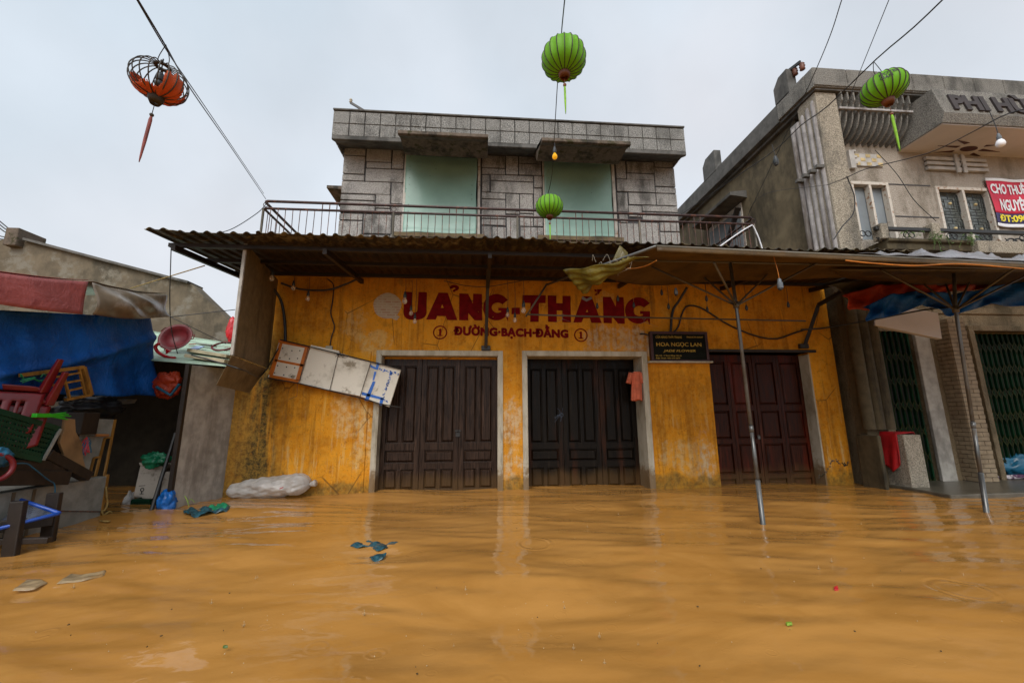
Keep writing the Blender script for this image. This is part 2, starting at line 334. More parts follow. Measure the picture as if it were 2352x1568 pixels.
def foam_mat(name='foam_board_white', c=(.66, .62, .53), dirt=(.25, .21, .15)):
    m = MT(name, .7, .3, coord='Object'); f = m.noise(2.2, 7, .65); k = m.mix(m.rng(f, .52, .68), c, tuple(q*.55+d*.45 for q, d in zip(c, dirt)))
    k = m.mix(m.rng(m.noise(4, 6, .7, off=(2, 2, 2)), .55, .68), k, dirt); m.color(k); m.bump(m.noise(70, 3), .2, .004); return m.mat
def plastic(name, c, rough=.35, var=.2, scale=5, trans=0, spec=.5, dirt=None, crease=0):
    m = MT(name, rough, spec, 0, 'Object'); f = m.noise(scale, 4); k = m.mix(m.rng(f, .3, .7), tuple(q*(1-var) for q in c), tuple(min(1, q*(1+var*.5)) for q in c))
    if dirt: k = m.mix(m.rng(m.noise(3, 6, .65, off=(5, 2, 1)), .5, .7, 0, .8), k, dirt)
    m.color(k)
    if trans:
        tr = m.t.nodes.new('ShaderNodeBsdfTranslucent'); mx = m.t.nodes.new('ShaderNodeMixShader'); mx.inputs[0].default_value = trans
        m.t.links.new(k, tr.inputs['Color']); m.t.links.new(m.b.outputs[0], mx.inputs[1]); m.t.links.new(tr.outputs[0], mx.inputs[2]); m.t.links.new(mx.outputs[0], m.out.inputs['Surface'])
    m.bump(m.noise(14, 3), .08, .01)
    if crease: m.bump(m.math('ABSOLUTE', m.math('SUBTRACT', m.noise(3.2, 5, .6, dist=.8), .5)), crease, .05); m.bump(m.math('ABSOLUTE', m.math('SUBTRACT', m.noise(9, 4, .6, (1, 1, .4), dist=.5), .5)), crease, .02)
    return m.mat
def glass_bulb(name, tint=(1, 1, 1), glow=None):
    m = MT(name, .04, .5, 0, 'Object')
    m.color(tint); m.set('Transmission Weight', .75 if glow is None else .3); m.set('IOR', 1.2)
    if glow: m.set('Emission Color', glow[:3]); m.set('Emission Strength', glow[3])
    return m.mat
M = {}
M['yellow'] = yellow_plaster(); M['trim'] = trim_plaster()
M['stone'] = roughcast('roughcast_stone_panel', (.17, .16, .15), (.56, .53, .49), 90, stain=.8)
M['tile'] = roughcast('roughcast_parapet_tile', (.05, .05, .047), (.42, .41, .38), 70, stain=.6)
M['joint'] = plain('dark_joint', (.05, .048, .05), .8, coord='Position')
M['slab'] = concrete('weathered_dark_slab', (.12, .115, .105), amt=.8)
M['mossy'] = concrete('mossy_soffit', (.13, .10, .075), (.022, .020, .014), (.045, .04, .014), amt=.95, scale=2.5)
M['mouldy_soffit'] = concrete('stained_soffit', (.20, .17, .14), (.10, .06, .035), amt=.7, scale=2)
M['green_sheet'] = plain('pale_green_plastic_sheet', (.235, .385, .315), .34, .12, 1.4, dirt=(.15, .26, .21), dsc=1.2, dlo=.6, dhi=.8, coord='Position')
M['frame_pale'] = plain('flaking_window_frame', (.5, .46, .40), .6, .2, 8, dirt=(.22, .13, .06), dlo=.55, dhi=.65, coord='Position')
M['sill'] = concrete('brown_stained_sill', (.16, .115, .06), (.05, .04, .02), amt=.8)
M['door_brown'] = dark_wood('dark_brown_door_wood', (.030, .0165, .0105), .32)
M['door_black'] = dark_wood('blackened_door_wood', (.007, .0045, .0025), .42, (.040, .013, .005))
M['door_red'] = dark_wood('red_brown_door_wood', (.034, .008, .003), .42, (.10, .012, .004))
M['letter_red'] = plain('letter_oxblood_paint', (.17, .004, .006), .75, .3, 9, .1, dirt=(.40, .15, .01), dsc=13, dlo=.70, dhi=.715, coord='Position')
M['letter_grey'] = plain('letter_grey_stroke', (.2, .2, .22), .6, coord='Position')
M['brick_patch'] = brick_patch_mat()
M['corr'] = corrugated_mat()
M['rail'] = rust_metal('rusty_red_rail', (.045, .022, .018), (.12, .04, .02), .4, .5, .2, 14)
M['bluster'] = rust_metal('rusty_thin_bar', (.055, .03, .024), (.19, .06, .025), .6, .6, .1, 18)
M['steel'] = rust_metal('grimy_steel_tube', (.10, .085, .06), (.10, .06, .025), .4, .4, .6, 5)
M['steel_grey'] = rust_metal('wet_grey_steel', (.11, .11, .105), (.10, .08, .06), .25, .3, .7, 5)
M['iron'] = plain('black_iron', (.018, .017, .016), .5, .3)
M['cable'] = plain('black_cable', (.012, .012, .012), .45, .2)
M['wire'] = plain('dark_wire', (.02, .02, .022), .5, .2)
M['orange_cord'] = plain('orange_cord', (.50, .16, .01), .5)
M['green_mat'] = plastic('lime_lantern_silk', (.25, .62, .02), .5, .12, 3, trans=.5); M['canopy_tarp'] = plastic('brown_canopy_tarp', (.15, .085, .026), .5, .35, 2, trans=.4, dirt=(.05, .032, .014), crease=.5)
M['orange_silk'] = plastic('faded_orange_silk', (.62, .11, .022), .6, .3, 4, trans=.35)
M['rib'] = plain('lantern_rib_dark', (.035, .025, .015), .6)
M['brown_cap'] = plain('lantern_cap_wood', (.15, .045, .018), .5)
M['bead'] = plain('wood_bead', (.22, .085, .04), .4)
M['lime_thread'] = plain('lime_tassel_thread', (.22, .47, .02), .7, .3, 20, st=(4, 4, 1))
M['red_thread'] = plain('faded_red_thread', (.22, .05, .04), .7, .3, 20)
M['bulb'] = glass_bulb('clear_bulb_glass', (1, .95, .85)); M['filament'] = plain('bulb_filament', (.7, .45, .15), .4)
M['bulb_yellow'] = glass_bulb('yellow_bulb_glass', (.9, .5, .02), (1, .55, .03, .12)); M['bulb_white'] = plain('frosted_bulb', (.8, .8, .82), .3, .05)
M['socket'] = plain('dark_bulb_socket', (.03, .036, .04), .45); M['socket_grey'] = plain('grey_bulb_socket', (.13, .15, .17), .45)
M['ply'] = concrete('grimy_plywood', (.16, .118, .06), (.06, .045, .025), amt=.8, scale=1.8, st=(2, 2, .35), rough=.6, fine=.15)
M['greypanel'] = concrete('grey_fibre_panel', (.36, .335, .295), (.12, .10, .08), amt=.5, scale=1.4, st=(1.5, 2.5, .5), rough=.6, fine=.15)
M['foam'] = foam_mat(); M['tape_orange'] = plain('orange_tape', (.52, .14, .012), .4, .15, coord='Object'); M['tape_blue'] = plain('blue_tape', (.01, .12, .50), .4, .15)
M['old_concrete'] = concrete('old_grey_render', (.145, .115, .075), (.035, .034, .024), (.20, .18, .14), amt=.8, scale=.9)
M['tarp_brown'] = plastic('brown_tarp', (.10, .062, .02), .4, .3, 2, trans=.35, dirt=(.05, .033, .015), crease=.6)
M['tarp_grey'] = plastic('grey_tarp', (.22, .22, .235), .3, .2, 2, dirt=(.12, .11, .1), crease=1)
M['tarp_yellow'] = plastic('old_yellow_plastic', (.19, .145, .016), .3, .35, 5, trans=.3, dirt=(.08, .06, .012), crease=.8)
M['tarp_blue'] = plastic('blue_tarp_fabric', (.004, .085, .36), .5, .35, 3, spec=.25, dirt=(.004, .035, .15), crease=.9)
M['tarp_orange'] = plastic('orange_tarp_fabric', (.55, .055, .012), .45, .3, 4, trans=.3, crease=.8)
M['canopy_red'] = plastic('faded_red_canopy', (.42, .105, .095), .45, .25, 2, trans=.15, dirt=(.22, .035, .035), crease=.6)
M['tarp_mud'] = plastic('muddy_grey_tarp', (.20, .155, .105), .28, .3, 4, dirt=(.40, .36, .32))
M['red_plastic'] = plastic('dark_red_plastic', (.17, .007, .011), .35, .25, 5, dirt=(.13, .012, .012)); M['red_bright'] = plastic('bright_red_plastic', (.55, .01, .015), .3)
M['basin'] = plastic('worn_red_basin', (.13, .011, .015), .4, .3, 6, spec=.25, dirt=(.13, .045, .03))
M['crate'] = plastic('dark_green_crate', (.007, .042, .022), .4, .3, 5, spec=.2); M['wood_yellow'] = plain('ochre_wood', (.28, .13, .02), .55, .4, 5, st=(3, 3, .6)); M['wood_dark'] = plain('wet_dark_wood', (.018, .011, .007), .55, .4, 6, st=(1, 4, 1), bump=.2)
M['wood_pale'] = plain('worn_pale_wood', (.26, .15, .065), .6, .35, 3, dirt=(.07, .04, .02), bump=.15); M['blue_rim'] = plastic('blue_plastic_rim', (.01, .075, .42), .3)
M['net'] = plain('blue_grey_net', (.11, .14, .20), .5); M['rope'] = plain('yellow_rope', (.36, .24, .07), .7, .3, 30)
M['counter'] = concrete('dull_metal_sheet', (.25, .245, .215), (.10, .09, .07), amt=.5, scale=1.5, rough=.45, fine=.05)
M['foam_box'] = foam_mat('dirty_foam_box', (.50, .44, .37), (.14, .11, .08)); M['blue_bag'] = plastic('blue_bag_film', (.012, .15, .52), .25, .3, 9, trans=.15); M['green_bag'] = plastic('green_bag_film', (.02, .26, .12), .25, .3, 9, trans=.2)
M['clear_bag'] = plastic('milky_bag_film', (.74, .72, .69), .13, .2, 6, trans=.5, dirt=(.55, .52, .47), crease=.5); M['sunk_bag'] = plastic('half_sunk_blue_film', (.030, .105, .135), .2, .5, 14, trans=.2, dirt=(.20, .11, .035)); M['film'] = plastic('silty_plastic_film', (.46, .34, .19), .15, .35, 8, trans=.3, dirt=(.38, .21, .07)); M['teal'] = plastic('dull_blue_bag', (.012, .105, .18), .3, .3, 8)
M['green_roof'] = plain('pale_green_sheet_roof', (.36, .50, .38), .4, .2, 3, dirt=(.15, .17, .12), coord='Position')
M['foam_slab'] = plain('yellowed_foam_slab', (.56, .48, .32), .7, .2, 6, dirt=(.3, .22, .12))
M['granite'] = roughcast('washed_pebble_render', (.15, .125, .09), (.50, .44, .345), 85, stain=.6)
M['granite_grey'] = roughcast('grey_pebble_parapet', (.10, .095, .085), (.31, .295, .26), 80, stain=.75)
M['beige'] = roughcast('beige_speckled_render', (.33, .285, .235), (.40, .355, .30), 60, (.13, .105, .07), .7, .7); M['beige_shaded'] = roughcast('shaded_low_render', (.17, .125, .07), (.23, .17, .10), 60, (.06, .045, .02), .8, .7)  # low render is the beige one darkened for the shaded ground floor
M['side_render'] = concrete('bare_brown_render', (.17, .135, .08), (.045, .038, .025), amt=.9, scale=.7, st=(1, 1, .45))
M['flute'] = concrete('grey_white_flutes', (.36, .34, .33), (.11, .085, .065), amt=.9, scale=1.6, st=(2, 2, .25))
M['soffit_white'] = plain('white_soffit', (.62, .58, .57), .7, .12, 1, coord='Position'); M['maroon'] = plain('maroon_paint', (.07, .02, .018), .6, coord='Position')
M['vent'] = plain('pale_vent_concrete', (.44, .42, .39), .7, .2, coord='Position'); M['dark'] = plain('dark_opening', (.012, .012, .012), .8)
M['pane'] = plain('dusty_grey_pane', (.20, .225, .24), .2, .15, 2, coord='Position'); M['pane_dark'] = plain('dark_pane', (.13, .145, .135), .12, .3, 2, coord='Position')
M['grille'] = plain('black_grille', (.015, .018, .018), .5); M['star_gold'] = plain('pale_gold_boss', (.55, .42, .2), .4)
M['gate'] = plain('green_gate_metal', (.004, .030, .011), .55, .4, 4, .12, coord='Position'); M['shade_wall'] = concrete('shade_dark_back_wall', (.035, .028, .018), (.014, .011, .008), amt=.9); M['gate_lattice'] = plain('ochre_gate_lattice', (.022, .026, .006), .5, .3, 6, .1)  # back wall near black: the stall's darkness put into its colour
M['brickwall'] = plain('pale_brick', (.28, .21, .13), .7, .2, 9, dirt=(.2, .14, .08), coord='Position', bump=.3); M['mortar'] = plain('brick_mortar', (.10, .07, .045), .8)
M['dark_pilaster'] = concrete('shade_dark_pilaster', (.085, .066, .036), (.02, .017, .011), amt=.9, scale=1.6, st=(2, 2, .3))  # base darkened for the canopy's shade, with dirt streaks over it
M['banner'] = plastic('red_banner_cloth', (.52, .012, .045), .5, .2, 3); M['banner_blue'] = plastic('navy_banner_band', (.025, .02, .09), .5); M['white_print'] = plain('white_print', (.72, .72, .74), .5, .05); M['yellow_print'] = plain('yellow_print', (.75, .62, .02), .5, .05)
M['signboard'] = plain('black_lacquer_board', (.006, .007, .004), .5, .3, 6, .1); M['sign_frame'] = plain('red_wood_sign_frame', (.045, .008, .006), .4); M['gold'] = plain('gold_letters', (.52, .31, .04), .3, .25, 30, metal=.5)
M['shirt'] = plain('faded_orange_cloth', (.62, .15, .075), .85, .25, 8, bump=.2); M['red_cloth'] = plain('red_wet_cloth', (.42, .006, .008), .6, .3, 6)
M['leaf'] = plain('weed_leaf', (.09, .17, .025), .5, .4, 9); M['lime_leaf'] = plain('yellow_green_leaf', (.25, .40, .03), .5)
M['pavement'] = concrete('wet_pavement', (.11, .095, .07), (.04, .035, .025), amt=.7, scale=1.5, st=(1, 1, 1), rough=.3)

# ------------------------------------------------------------------ flood water
def water_mat():
    m = MT('muddy_flood_water', .035, .5); m.set('IOR', 1.33); m.set('Specular IOR Level', .5)
    s = m.noise(.7, 7, .62, (1, 2.2, 1), dist=1.2); c = m.mix(m.rng(s, .34, .66), (.35, .163, .036), (.43, .209, .052)); m.color(c)
    # rain rings: one expanding ring in some of the cells of a scattered pattern
    hs = []
    for sc, off, fr, gate in ((1.5, (0, 0, 0), 95, .62), (3.1, (5, 3, 0), 150, .6), (6.0, (2, 7, 0), 260, .4), (11.0, (4, 2, 0), 420, .4)):
        d = m.math('DIVIDE', m.voro(sc, off=off), sc); cl = m.voro(sc, off=off, out='Color'); sp = m.t.nodes.new('ShaderNodeSeparateColor'); m.t.links.new(cl, sp.inputs[0])
        on = m.rng(sp.outputs[0], gate, gate+.02); r0 = m.math('MULTIPLY', sp.outputs[1], .26/sc)
        env = m.rng(m.math('ABSOLUTE', m.math('SUBTRACT', d, r0)), .11/sc, 0.)
        hs.append(m.math('MULTIPLY', m.math('MULTIPLY', m.math('SINE', m.math('MULTIPLY', d, fr)), env), m.math('MULTIPLY', on, 2.0/sc)))
    h = m.math('ADD', m.math('ADD', hs[0], hs[1]), m.math('ADD', hs[2], hs[3]))
    f = m.math('ADD', m.math('MULTIPLY', m.noise(5, 3, .5, (1, 2.2, 1)), 2.0), m.math('MULTIPLY', m.noise(16, 3, .5, (1, 1.7, 1), (3, 1, 0)), .35))
    m.bump(m.math('ADD', f, h), .34, .004); return m.mat
M['water'] = water_mat()
def water():
    xs = np.arange(-9, 13.01, .035); ys = np.arange(-.6, 7.7, .022); X, Y = np.meshgrid(xs, ys); Z = np.zeros_like(X); r = np.random.default_rng(3)
    for k in range(32):   # a lazy swell crossing from the street, and wind ripples on it
        lam = .13*(1.11**k); a = .0034*lam if lam < .4 else .0033*lam if lam < 1.6 else .0055; th = r.normal(math.radians(84), .22 if lam < .5 else .45); ph = r.uniform(0, 6.28)
        q = 2*math.pi/lam; Z += a*np.sin(q*(X*math.cos(th)+Y*math.sin(th))+ph+.8*np.sin(.7*X*r.uniform(.5, 1.4)+r.uniform(0, 6)+.5*Y))
    fade = np.clip((X-xs[0])/.8, 0, 1)*np.clip((xs[-1]-X)/.8, 0, 1)*np.clip((Y-ys[0])/.5, 0, 1)*np.clip((ys[-1]-Y)/.4, 0, 1); Z *= fade
    me = bpy.data.meshes.new('water'); n, k = X.shape; V = np.stack([X, Y, Z], -1).reshape(-1, 3); idx = np.arange(n*k).reshape(n, k)
    F = np.stack([idx[:-1, :-1], idx[:-1, 1:], idx[1:, 1:], idx[1:, :-1]], -1).reshape(-1, 4)
    x0, x1, y0, y1 = xs[0], xs[-1], ys[0], ys[-1]; B = 900; o = len(V)
    V = np.concatenate([V, [(-B, -B, 0), (B, -B, 0), (B, B, 0), (-B, B, 0)]]); c = [int(idx[0, 0]), int(idx[0, -1]), int(idx[-1, -1]), int(idx[-1, 0])]
    edges = [list(map(int, idx[0, :])), list(map(int, idx[:, -1])), list(map(int, idx[-1, ::-1])), list(map(int, idx[::-1, 0]))]
    G = [tuple(map(int, f)) for f in F]
    for i in range(4): G.append(tuple([o+i, o+(i+1) % 4]+edges[i][::-1]))
    me.from_pydata([tuple(map(float, q)) for q in V], [], G); me.materials.append(M['water']); me.polygons.foreach_set('use_smooth', [True]*len(me.polygons))
    ob = bpy.data.objects.new('water', me); COL.objects.link(ob); ob['kind'] = 'structure'
water()
mb = MB(); a = PZ(2183, 1136.6, .04); b = PZ(1967, 1099, .04)
mb.prism([(a[0], a[1], .045), (14, a[1]+.25, .045), (14, 7.2, .045), (b[0]-.05, 7.2, .045), (b[0], b[1], .045)], (0, 0, -.7)); o = mb.build('pavement', M['pavement'], bevel=.015); o['kind'] = 'structure'

# ================================================================== yellow shop house
YW = 6.563; XL, XR = -3.86, 6.28
house = thing('yellow_shop_house', 'two-storey shop house with flaking ochre ground floor and grey stone upper block', 'house', (0, YW, 0))
def wall_with_openings(mb, x0, x1, z0, z1, y0, y1, ops):
    xs = sorted({x0, x1} | {q for o in ops for q in o[:2]})
    for a, b in zip(xs[:-1], xs[1:]):
        cuts = sorted([(o[2], o[3]) for o in ops if o[0] <= a and o[1] >= b]); z = z0
        for c0, c1 in cuts:
            if c0 > z: mb.box(a, b, y0, y1, z, c0)
            z = c1
        if z1 > z: mb.box(a, b, y0, y1, z, z1)
D1 = (PY(876, 813, YW)[0], PY(1144.6, 813, YW)[0], -.8, 2.145); D2 = (PY(1209, 817, YW)[0], PY(1474, 817, YW)[0], -.8, 2.15); D3 = (PY(1626, 803, YW)[0], PY(1857, 803, YW)[0]-.02, -.8, 2.225)
mb = MB(); wall_with_openings(mb, XL, XR, -.8, 3.62, YW, YW+.5, [D1, D2, D3])
mb.box(XL, XL+.25, YW+.5, 12, -.8, 3.62); mb.box(XR-.25, XR, YW+.5, 12, -.8, 3.62); mb.box(XL, XR, 12, 12.2, -.8, 3.62)
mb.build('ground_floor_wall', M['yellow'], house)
# shallow plaster pilaster strip left of the first door, and a proud patch over the lintels
mb = MB(); mb.box(PY(744, 900, YW)[0], D1[0]-.16, YW-.018, YW, -.8, 2.2); mb.build('plaster_strip', M['yellow'], house, bevel=.006)
def door_frame(D, wl, wr, top):
    mb = MB(); y0, y1 = YW-.022, YW-.001
    mb.box(D[0]-wl, D[0], y0, y1, -.8, D[3]+top); mb.box(D[1], D[1]+wr, y0, y1, -.8, D[3]+top); mb.box(D[0], D[1], y0, y1, D[3], D[3]+top)
    mb.box(D[0]-.006, D[0]+.012, y0+.002, YW+.42, -.8, D[3]-.012); mb.box(D[1]-.012, D[1]+.006, y0+.002, YW+.42, -.8, D[3]-.012); mb.box(D[0]+.012, D[1]-.012, y0+.002, YW+.42, D[3]-.012, D[3]+.006)
    return mb.build('door_surround', M['trim'], house, bevel=.004)
door_frame(D1, .075, .075, .075); door_frame(D2, .075, .085, .075)
mb = MB(); mb.box(D3[1], D3[1]+.012, YW-.004, YW+.4, -.8, D3[3]-.02); mb.box(D3[1]-.012, D3[1], YW+.0, YW+.4, -.8, D3[3]-.03); mb.build('door_surround', M['trim'], house)
mb = MB(); mb.box(D3[0]-.03, D3[1]+.14, YW-.03, YW+.3, D3[3], D3[3]+.05); mb.build('lintel_board', M['wood_dark'], house, bevel=.006)
def raised(mb, x0, x1, z0, z1, y, h, b):
    mb.hexa([(x0, y, z0), (x1, y, z0), (x1-b, y-h, z0+b), (x0+b, y-h, z0+b), (x0, y, z1), (x1, y, z1), (x1-b, y-h, z1-b), (x0+b, y-h, z1-b)])
def panel_door(D, Y, mat, nleaf, rows, ztop, sunk=True, gap=.006):
    dr = MB(); dr.box(D[0], D[1], Y+.03, Y+.05, -.8, ztop); door = dr.build('door', mat, house)
    wd = (D[1]-D[0])/nleaf
    for i in range(nleaf):
        a = D[0]+i*wd+gap/2; b = a+wd-gap; lf = MB(); st = .075*wd/.63*1.05; y0, y1 = Y-.02+(.004 if i % 2 else 0), Y+.03
        lf.box(a, a+st, y0, y1, -.8, ztop); lf.box(b-st, b, y0, y1, -.8, ztop); prev = ztop
        for (z1, z0, n) in rows:
            lf.box(a+st, b-st, y0, y1, z1, prev); prev = z0; ms = st*.72; inner = (b-a-2*st-(n-1)*ms)/n
            for k in range(n):
                p0 = a+st+k*(inner+ms); p1 = p0+inner
                if k: lf.box(p0-ms, p0, y0, y1, z0, z1)
                lf.box(p0, p1, Y+.012, y1, z0, z1); raised(lf, p0+.012, p1-.012, z0+.014, z1-.014, Y+.012, .032, .026)
        lf.box(a+st, b-st, y0, y1, -.8, prev); lf.build('leaf', mat, door, bevel=.003)
    return door
rows = [(1.985, .735, 2), (.62, .425, 1), (.325, .02, 2)]
d1 = panel_door((D1[0]+.01, D1[1]-.012), YW+.2, M['door_brown'], 3, rows, 2.11)
mb = MB(); px = PY(1052, 990, YW+.18)
mb.box(px[0]-.035, px[0]+.035, YW+.150, YW+.178, px[2]-.085, px[2]-.02); mb.ring((px[0], YW+.163, px[2]-.02), .022, .005, (0, 1, 0), 16, 6); mb.box(px[0]-.05, px[0]+.05, YW+.166, YW+.182, px[2]-.005, px[2]+.02); mb.build('padlock', M['iron'], d1)
mb = MB(); mb.box(D1[0]+.014, D1[1]-.014, YW+.17, YW+.24, 2.1, 2.133); mb.build('head_board', M['yellow'], house)
rows2 = [(1.97, .70, 2), (.60, .40, 1), (.30, -.02, 2)]
d2 = panel_door((D2[0]+.01, D2[1]-.012), YW+.38, M['door_black'], 3, rows2, 2.14)
mb = MB(); q = PY(1289, 953, YW+.36)
for k in range(9):
    e = q+np.array([random.uniform(-.14, .14), -.03-random.random()*.03, random.uniform(-.13, .13)]); mb.tube(bez([q, (q+e)/2+np.array([0, -.03, .02]), e], 8), .002, 5)
mb.ring(q+np.array([0, -.02, 0]), .03, .004, (0, 1, .3)); mb.build('wire_tie', M['net'], d2)
rows3 = [(2.08, 1.32, 1), (1.22, .74, 1), (.66, .16, 1), (.08, -.5, 1)]
d3 = panel_door((D3[0]+.0, D3[1]-.012), YW+.22, M['door_red'], 4, rows3, 2.21)
mb = MB(); q = PY(1834, 1000, YW+.2); mb.box(q[0]-.02-.75, q[0]+.02-.75, YW+.17, YW+.195, q[2]-.05, q[2]); mb.ring((q[0]-.75, YW+.18, q[2]), .018, .004, (0, 1, 0)); mb.build('padlock', M['steel_grey'], d3)

# ---- painted lettering
def lp(cx, cy): return ((1480+.4252*cx)*.6125, (1060+.4252*cy)*.6125)
def wp(cx, cy, dy=.0): return PY(*lp(cx, cy), YW-dy)
def smooth_loop(pts, n=3):
    P = [np.array(p, float) for p in pts]; out = []
    for i in range(len(P)):
        a, b, c, d = P[i-1], P[i], P[(i+1) % len(P)], P[(i+2) % len(P)]
        for j in range(n):
            t = j/n; out.append(tuple(.5*((2*b)+(c-a)*t+(2*a-5*b+4*c-d)*t*t+(3*b-a-3*c+d)*t**3)))
    return out
def arc(cx, cy, r, a0, a1, n=14, ry=None): return [(cx+r*math.cos(rad(a0+(a1-a0)*i/n)), cy-(ry or r)*math.sin(rad(a0+(a1-a0)*i/n))) for i in range(n+1)]
def G(dx, dy):
    outer = [(1000, 152)]+arc(897, 216, 116, 40, 315, 26, 116)+[(1000, 340), (1001, 224), (914, 221), (914, 246), (940, 247)]+[(938, 262)]+arc(908, 220, 52, 300, 50, 14, 46)+[(950, 190)]
    return [[(x+dx, y+dy) for x, y in outer]]
LET = [[[(88, 80), (155, 83), (155, 245), (160, 258), (172, 264), (186, 262), (198, 252), (203, 238), (211, 83), (285, 85), (281, 262), (276, 286), (262, 305), (240, 318), (210, 326), (170, 329), (130, 325), (105, 316), (88, 300), (79, 278), (77, 258)]],
       [[(388, 88), (468, 90), (553, 330), (463, 328), (450, 295), (375, 293), (362, 325), (278, 325)], [(419, 190), (408, 222), (433, 222)]],
       [smooth_loop([(487, 40), (500, 25), (535, 20), (562, 32), (567, 52), (555, 66), (535, 74), (528, 82), (512, 76), (518, 63), (536, 54), (533, 46), (520, 44), (505, 53), (490, 52)], 2)],
       [[(570, 95), (648, 98), (690, 185), (692, 98), (770, 100), (772, 333), (705, 332), (650, 268), (648, 332), (568, 330)]],
       G(0, 0), [[(1032, 222), (1103, 220), (1105, 278), (1030, 278)]],
       [[(1128, 110), (1332, 112), (1330, 180), (1272, 180), (1270, 345), (1195, 345), (1198, 178), (1125, 178)]],
       [[(1350, 112), (1425, 115), (1425, 180), (1480, 182), (1480, 116), (1550, 118), (1555, 350), (1478, 348), (1478, 245), (1430, 245), (1430, 348), (1352, 345)]],
       [[(1655, 120), (1735, 122), (1825, 355), (1735, 353), (1722, 312), (1665, 312), (1648, 350), (1575, 350)], [(1697, 235), (1685, 260), (1708, 260)]],
       [[(1760, 60), (1825, 58), (1825, 72), (1810, 78), (1802, 98), (1785, 110), (1765, 110), (1762, 104), (1775, 98), (1783, 84), (1778, 78), (1765, 78)]],
       [[(1835, 125), (1905, 125), (1950, 215), (1955, 128), (2017, 128), (2030, 362), (1970, 360), (1915, 295), (1915, 358), (1843, 355)]], G(1250, 29)]
mb = MB()
for L in LET: mb.shape([[wp(x, y, .0) for x, y in l] for l in L], (0, -.007, 0))
mb.build('painted_shop_name', M['letter_red'], house)
mb = MB(); mb.shape([[wp(x, y, .0072) for x, y in [(1652, 125), (1660, 121), (1692, 143), (1732, 122), (1743, 141), (1692, 166), (1651, 145)]]], (0, -.003, 0)); mb.build('grey_circumflex', M['letter_grey'], house)
mb = MB(); V1 = wp(518, 462); V2 = wp(1533, 488); top = wp(518, 392)
ux = (V2-V1)/np.linalg.norm(V2-V1); L = np.linalg.norm(V2-V1)
ORG = V1+np.array([0, -.0005, -.028])
for k, (ox, oz) in enumerate(((0, 0), (.011, 0), (-.011, 0), (0, .011), (0, -.011), (.008, .008), (-.008, -.008), (.008, -.008), (-.008, .008))): put_text(mb, 'ĐƯỜNG·BẠCH·ĐẰNG', ORG+np.array([ox+.011, -.0003*k, oz]), ux, (0, 0, 1), L-.022, .24, .005, bold=.006, space=1.06)
for cx, cy in ((401, 438), (1642, 462)):
    c = wp(cx, cy); R = .118
    mb.shape([[(c[0]+R*math.cos(t*math.tau/40), YW, c[2]+R*math.sin(t*math.tau/40)) for t in range(40)], [(c[0]+R*.82*math.cos(t*math.tau/40), YW, c[2]+R*.82*math.sin(t*math.tau/40)) for t in range(40)]], (0, -.005, 0))
    mb.shape([[(c[0]+a*.0021, YW, c[2]+b*.0021) for a, b in [(-14, 22), (-2, 30), (9, 30), (9, -22), (19, -22), (19, -30), (-20, -30), (-20, -22), (-8, -22), (-8, 18), (-14, 16)]]], (0, -.005, 0))
mb.build('painted_street_name', M['letter_red'], house)
c = PY(890, 702, YW); R = .225
mb = MB(); lp_ = [(c[0]+R*(1+.03*math.sin(5*t*.16)+.02*random.random())*math.cos(t*math.tau/40), YW, c[2]+R*(.97+.02*random.random())*math.sin(t*math.tau/40)) for t in range(40)]
lp_[33] = (c[0]+.16, YW, c[2]-.25); lp_[34] = (c[0]+.21, YW, c[2]-.19); mb.shape([lp_], (0, -.006, 0)); mb.build('exposed_brick_patch', M['brick_patch'], house)

# ---- terrace slab, upper block
mb = MB(); mb.box(XL+.03, 5.12, YW-.05, 12, 3.62, 3.78); mb.build('terrace_slab', M['slab'], house, bevel=.01)
UX0, UX1, UY = -3.2, 4.715, 8.6
mb = MB(); WZ0, WZ1 = 3.78, 7.36
wl = [PY(932, 357, UY), PY(1098, 540, UY)]; wr = [PY(1246, 368, UY), PY(1410, 547, UY)]
WINS = [(wl[0][0], (PY(1102, 365, UY)[0]+PY(1098, 540, UY)[0])/2, wl[1][2], wl[0][2]+.02), ((PY(1246, 370, UY)[0]+PY(1250, 545, UY)[0])/2, (PY(1408, 377, UY)[0]+PY(1414, 547, UY)[0])/2, wr[1][2], PY(1408, 377, UY)[2]+.05)]
wall_with_openings(mb, UX0, UX1, WZ0, WZ1, UY, UY+.25, WINS); mb.box(UX0, UX0+.25, UY+.25, 13, WZ0, WZ1); mb.box(UX1-.25, UX1, UY+.25, 13, WZ0, WZ1); mb.box(UX0, UX1, 13, 13.2, WZ0, WZ1)
mb.build('upper_wall', M['joint'], house)
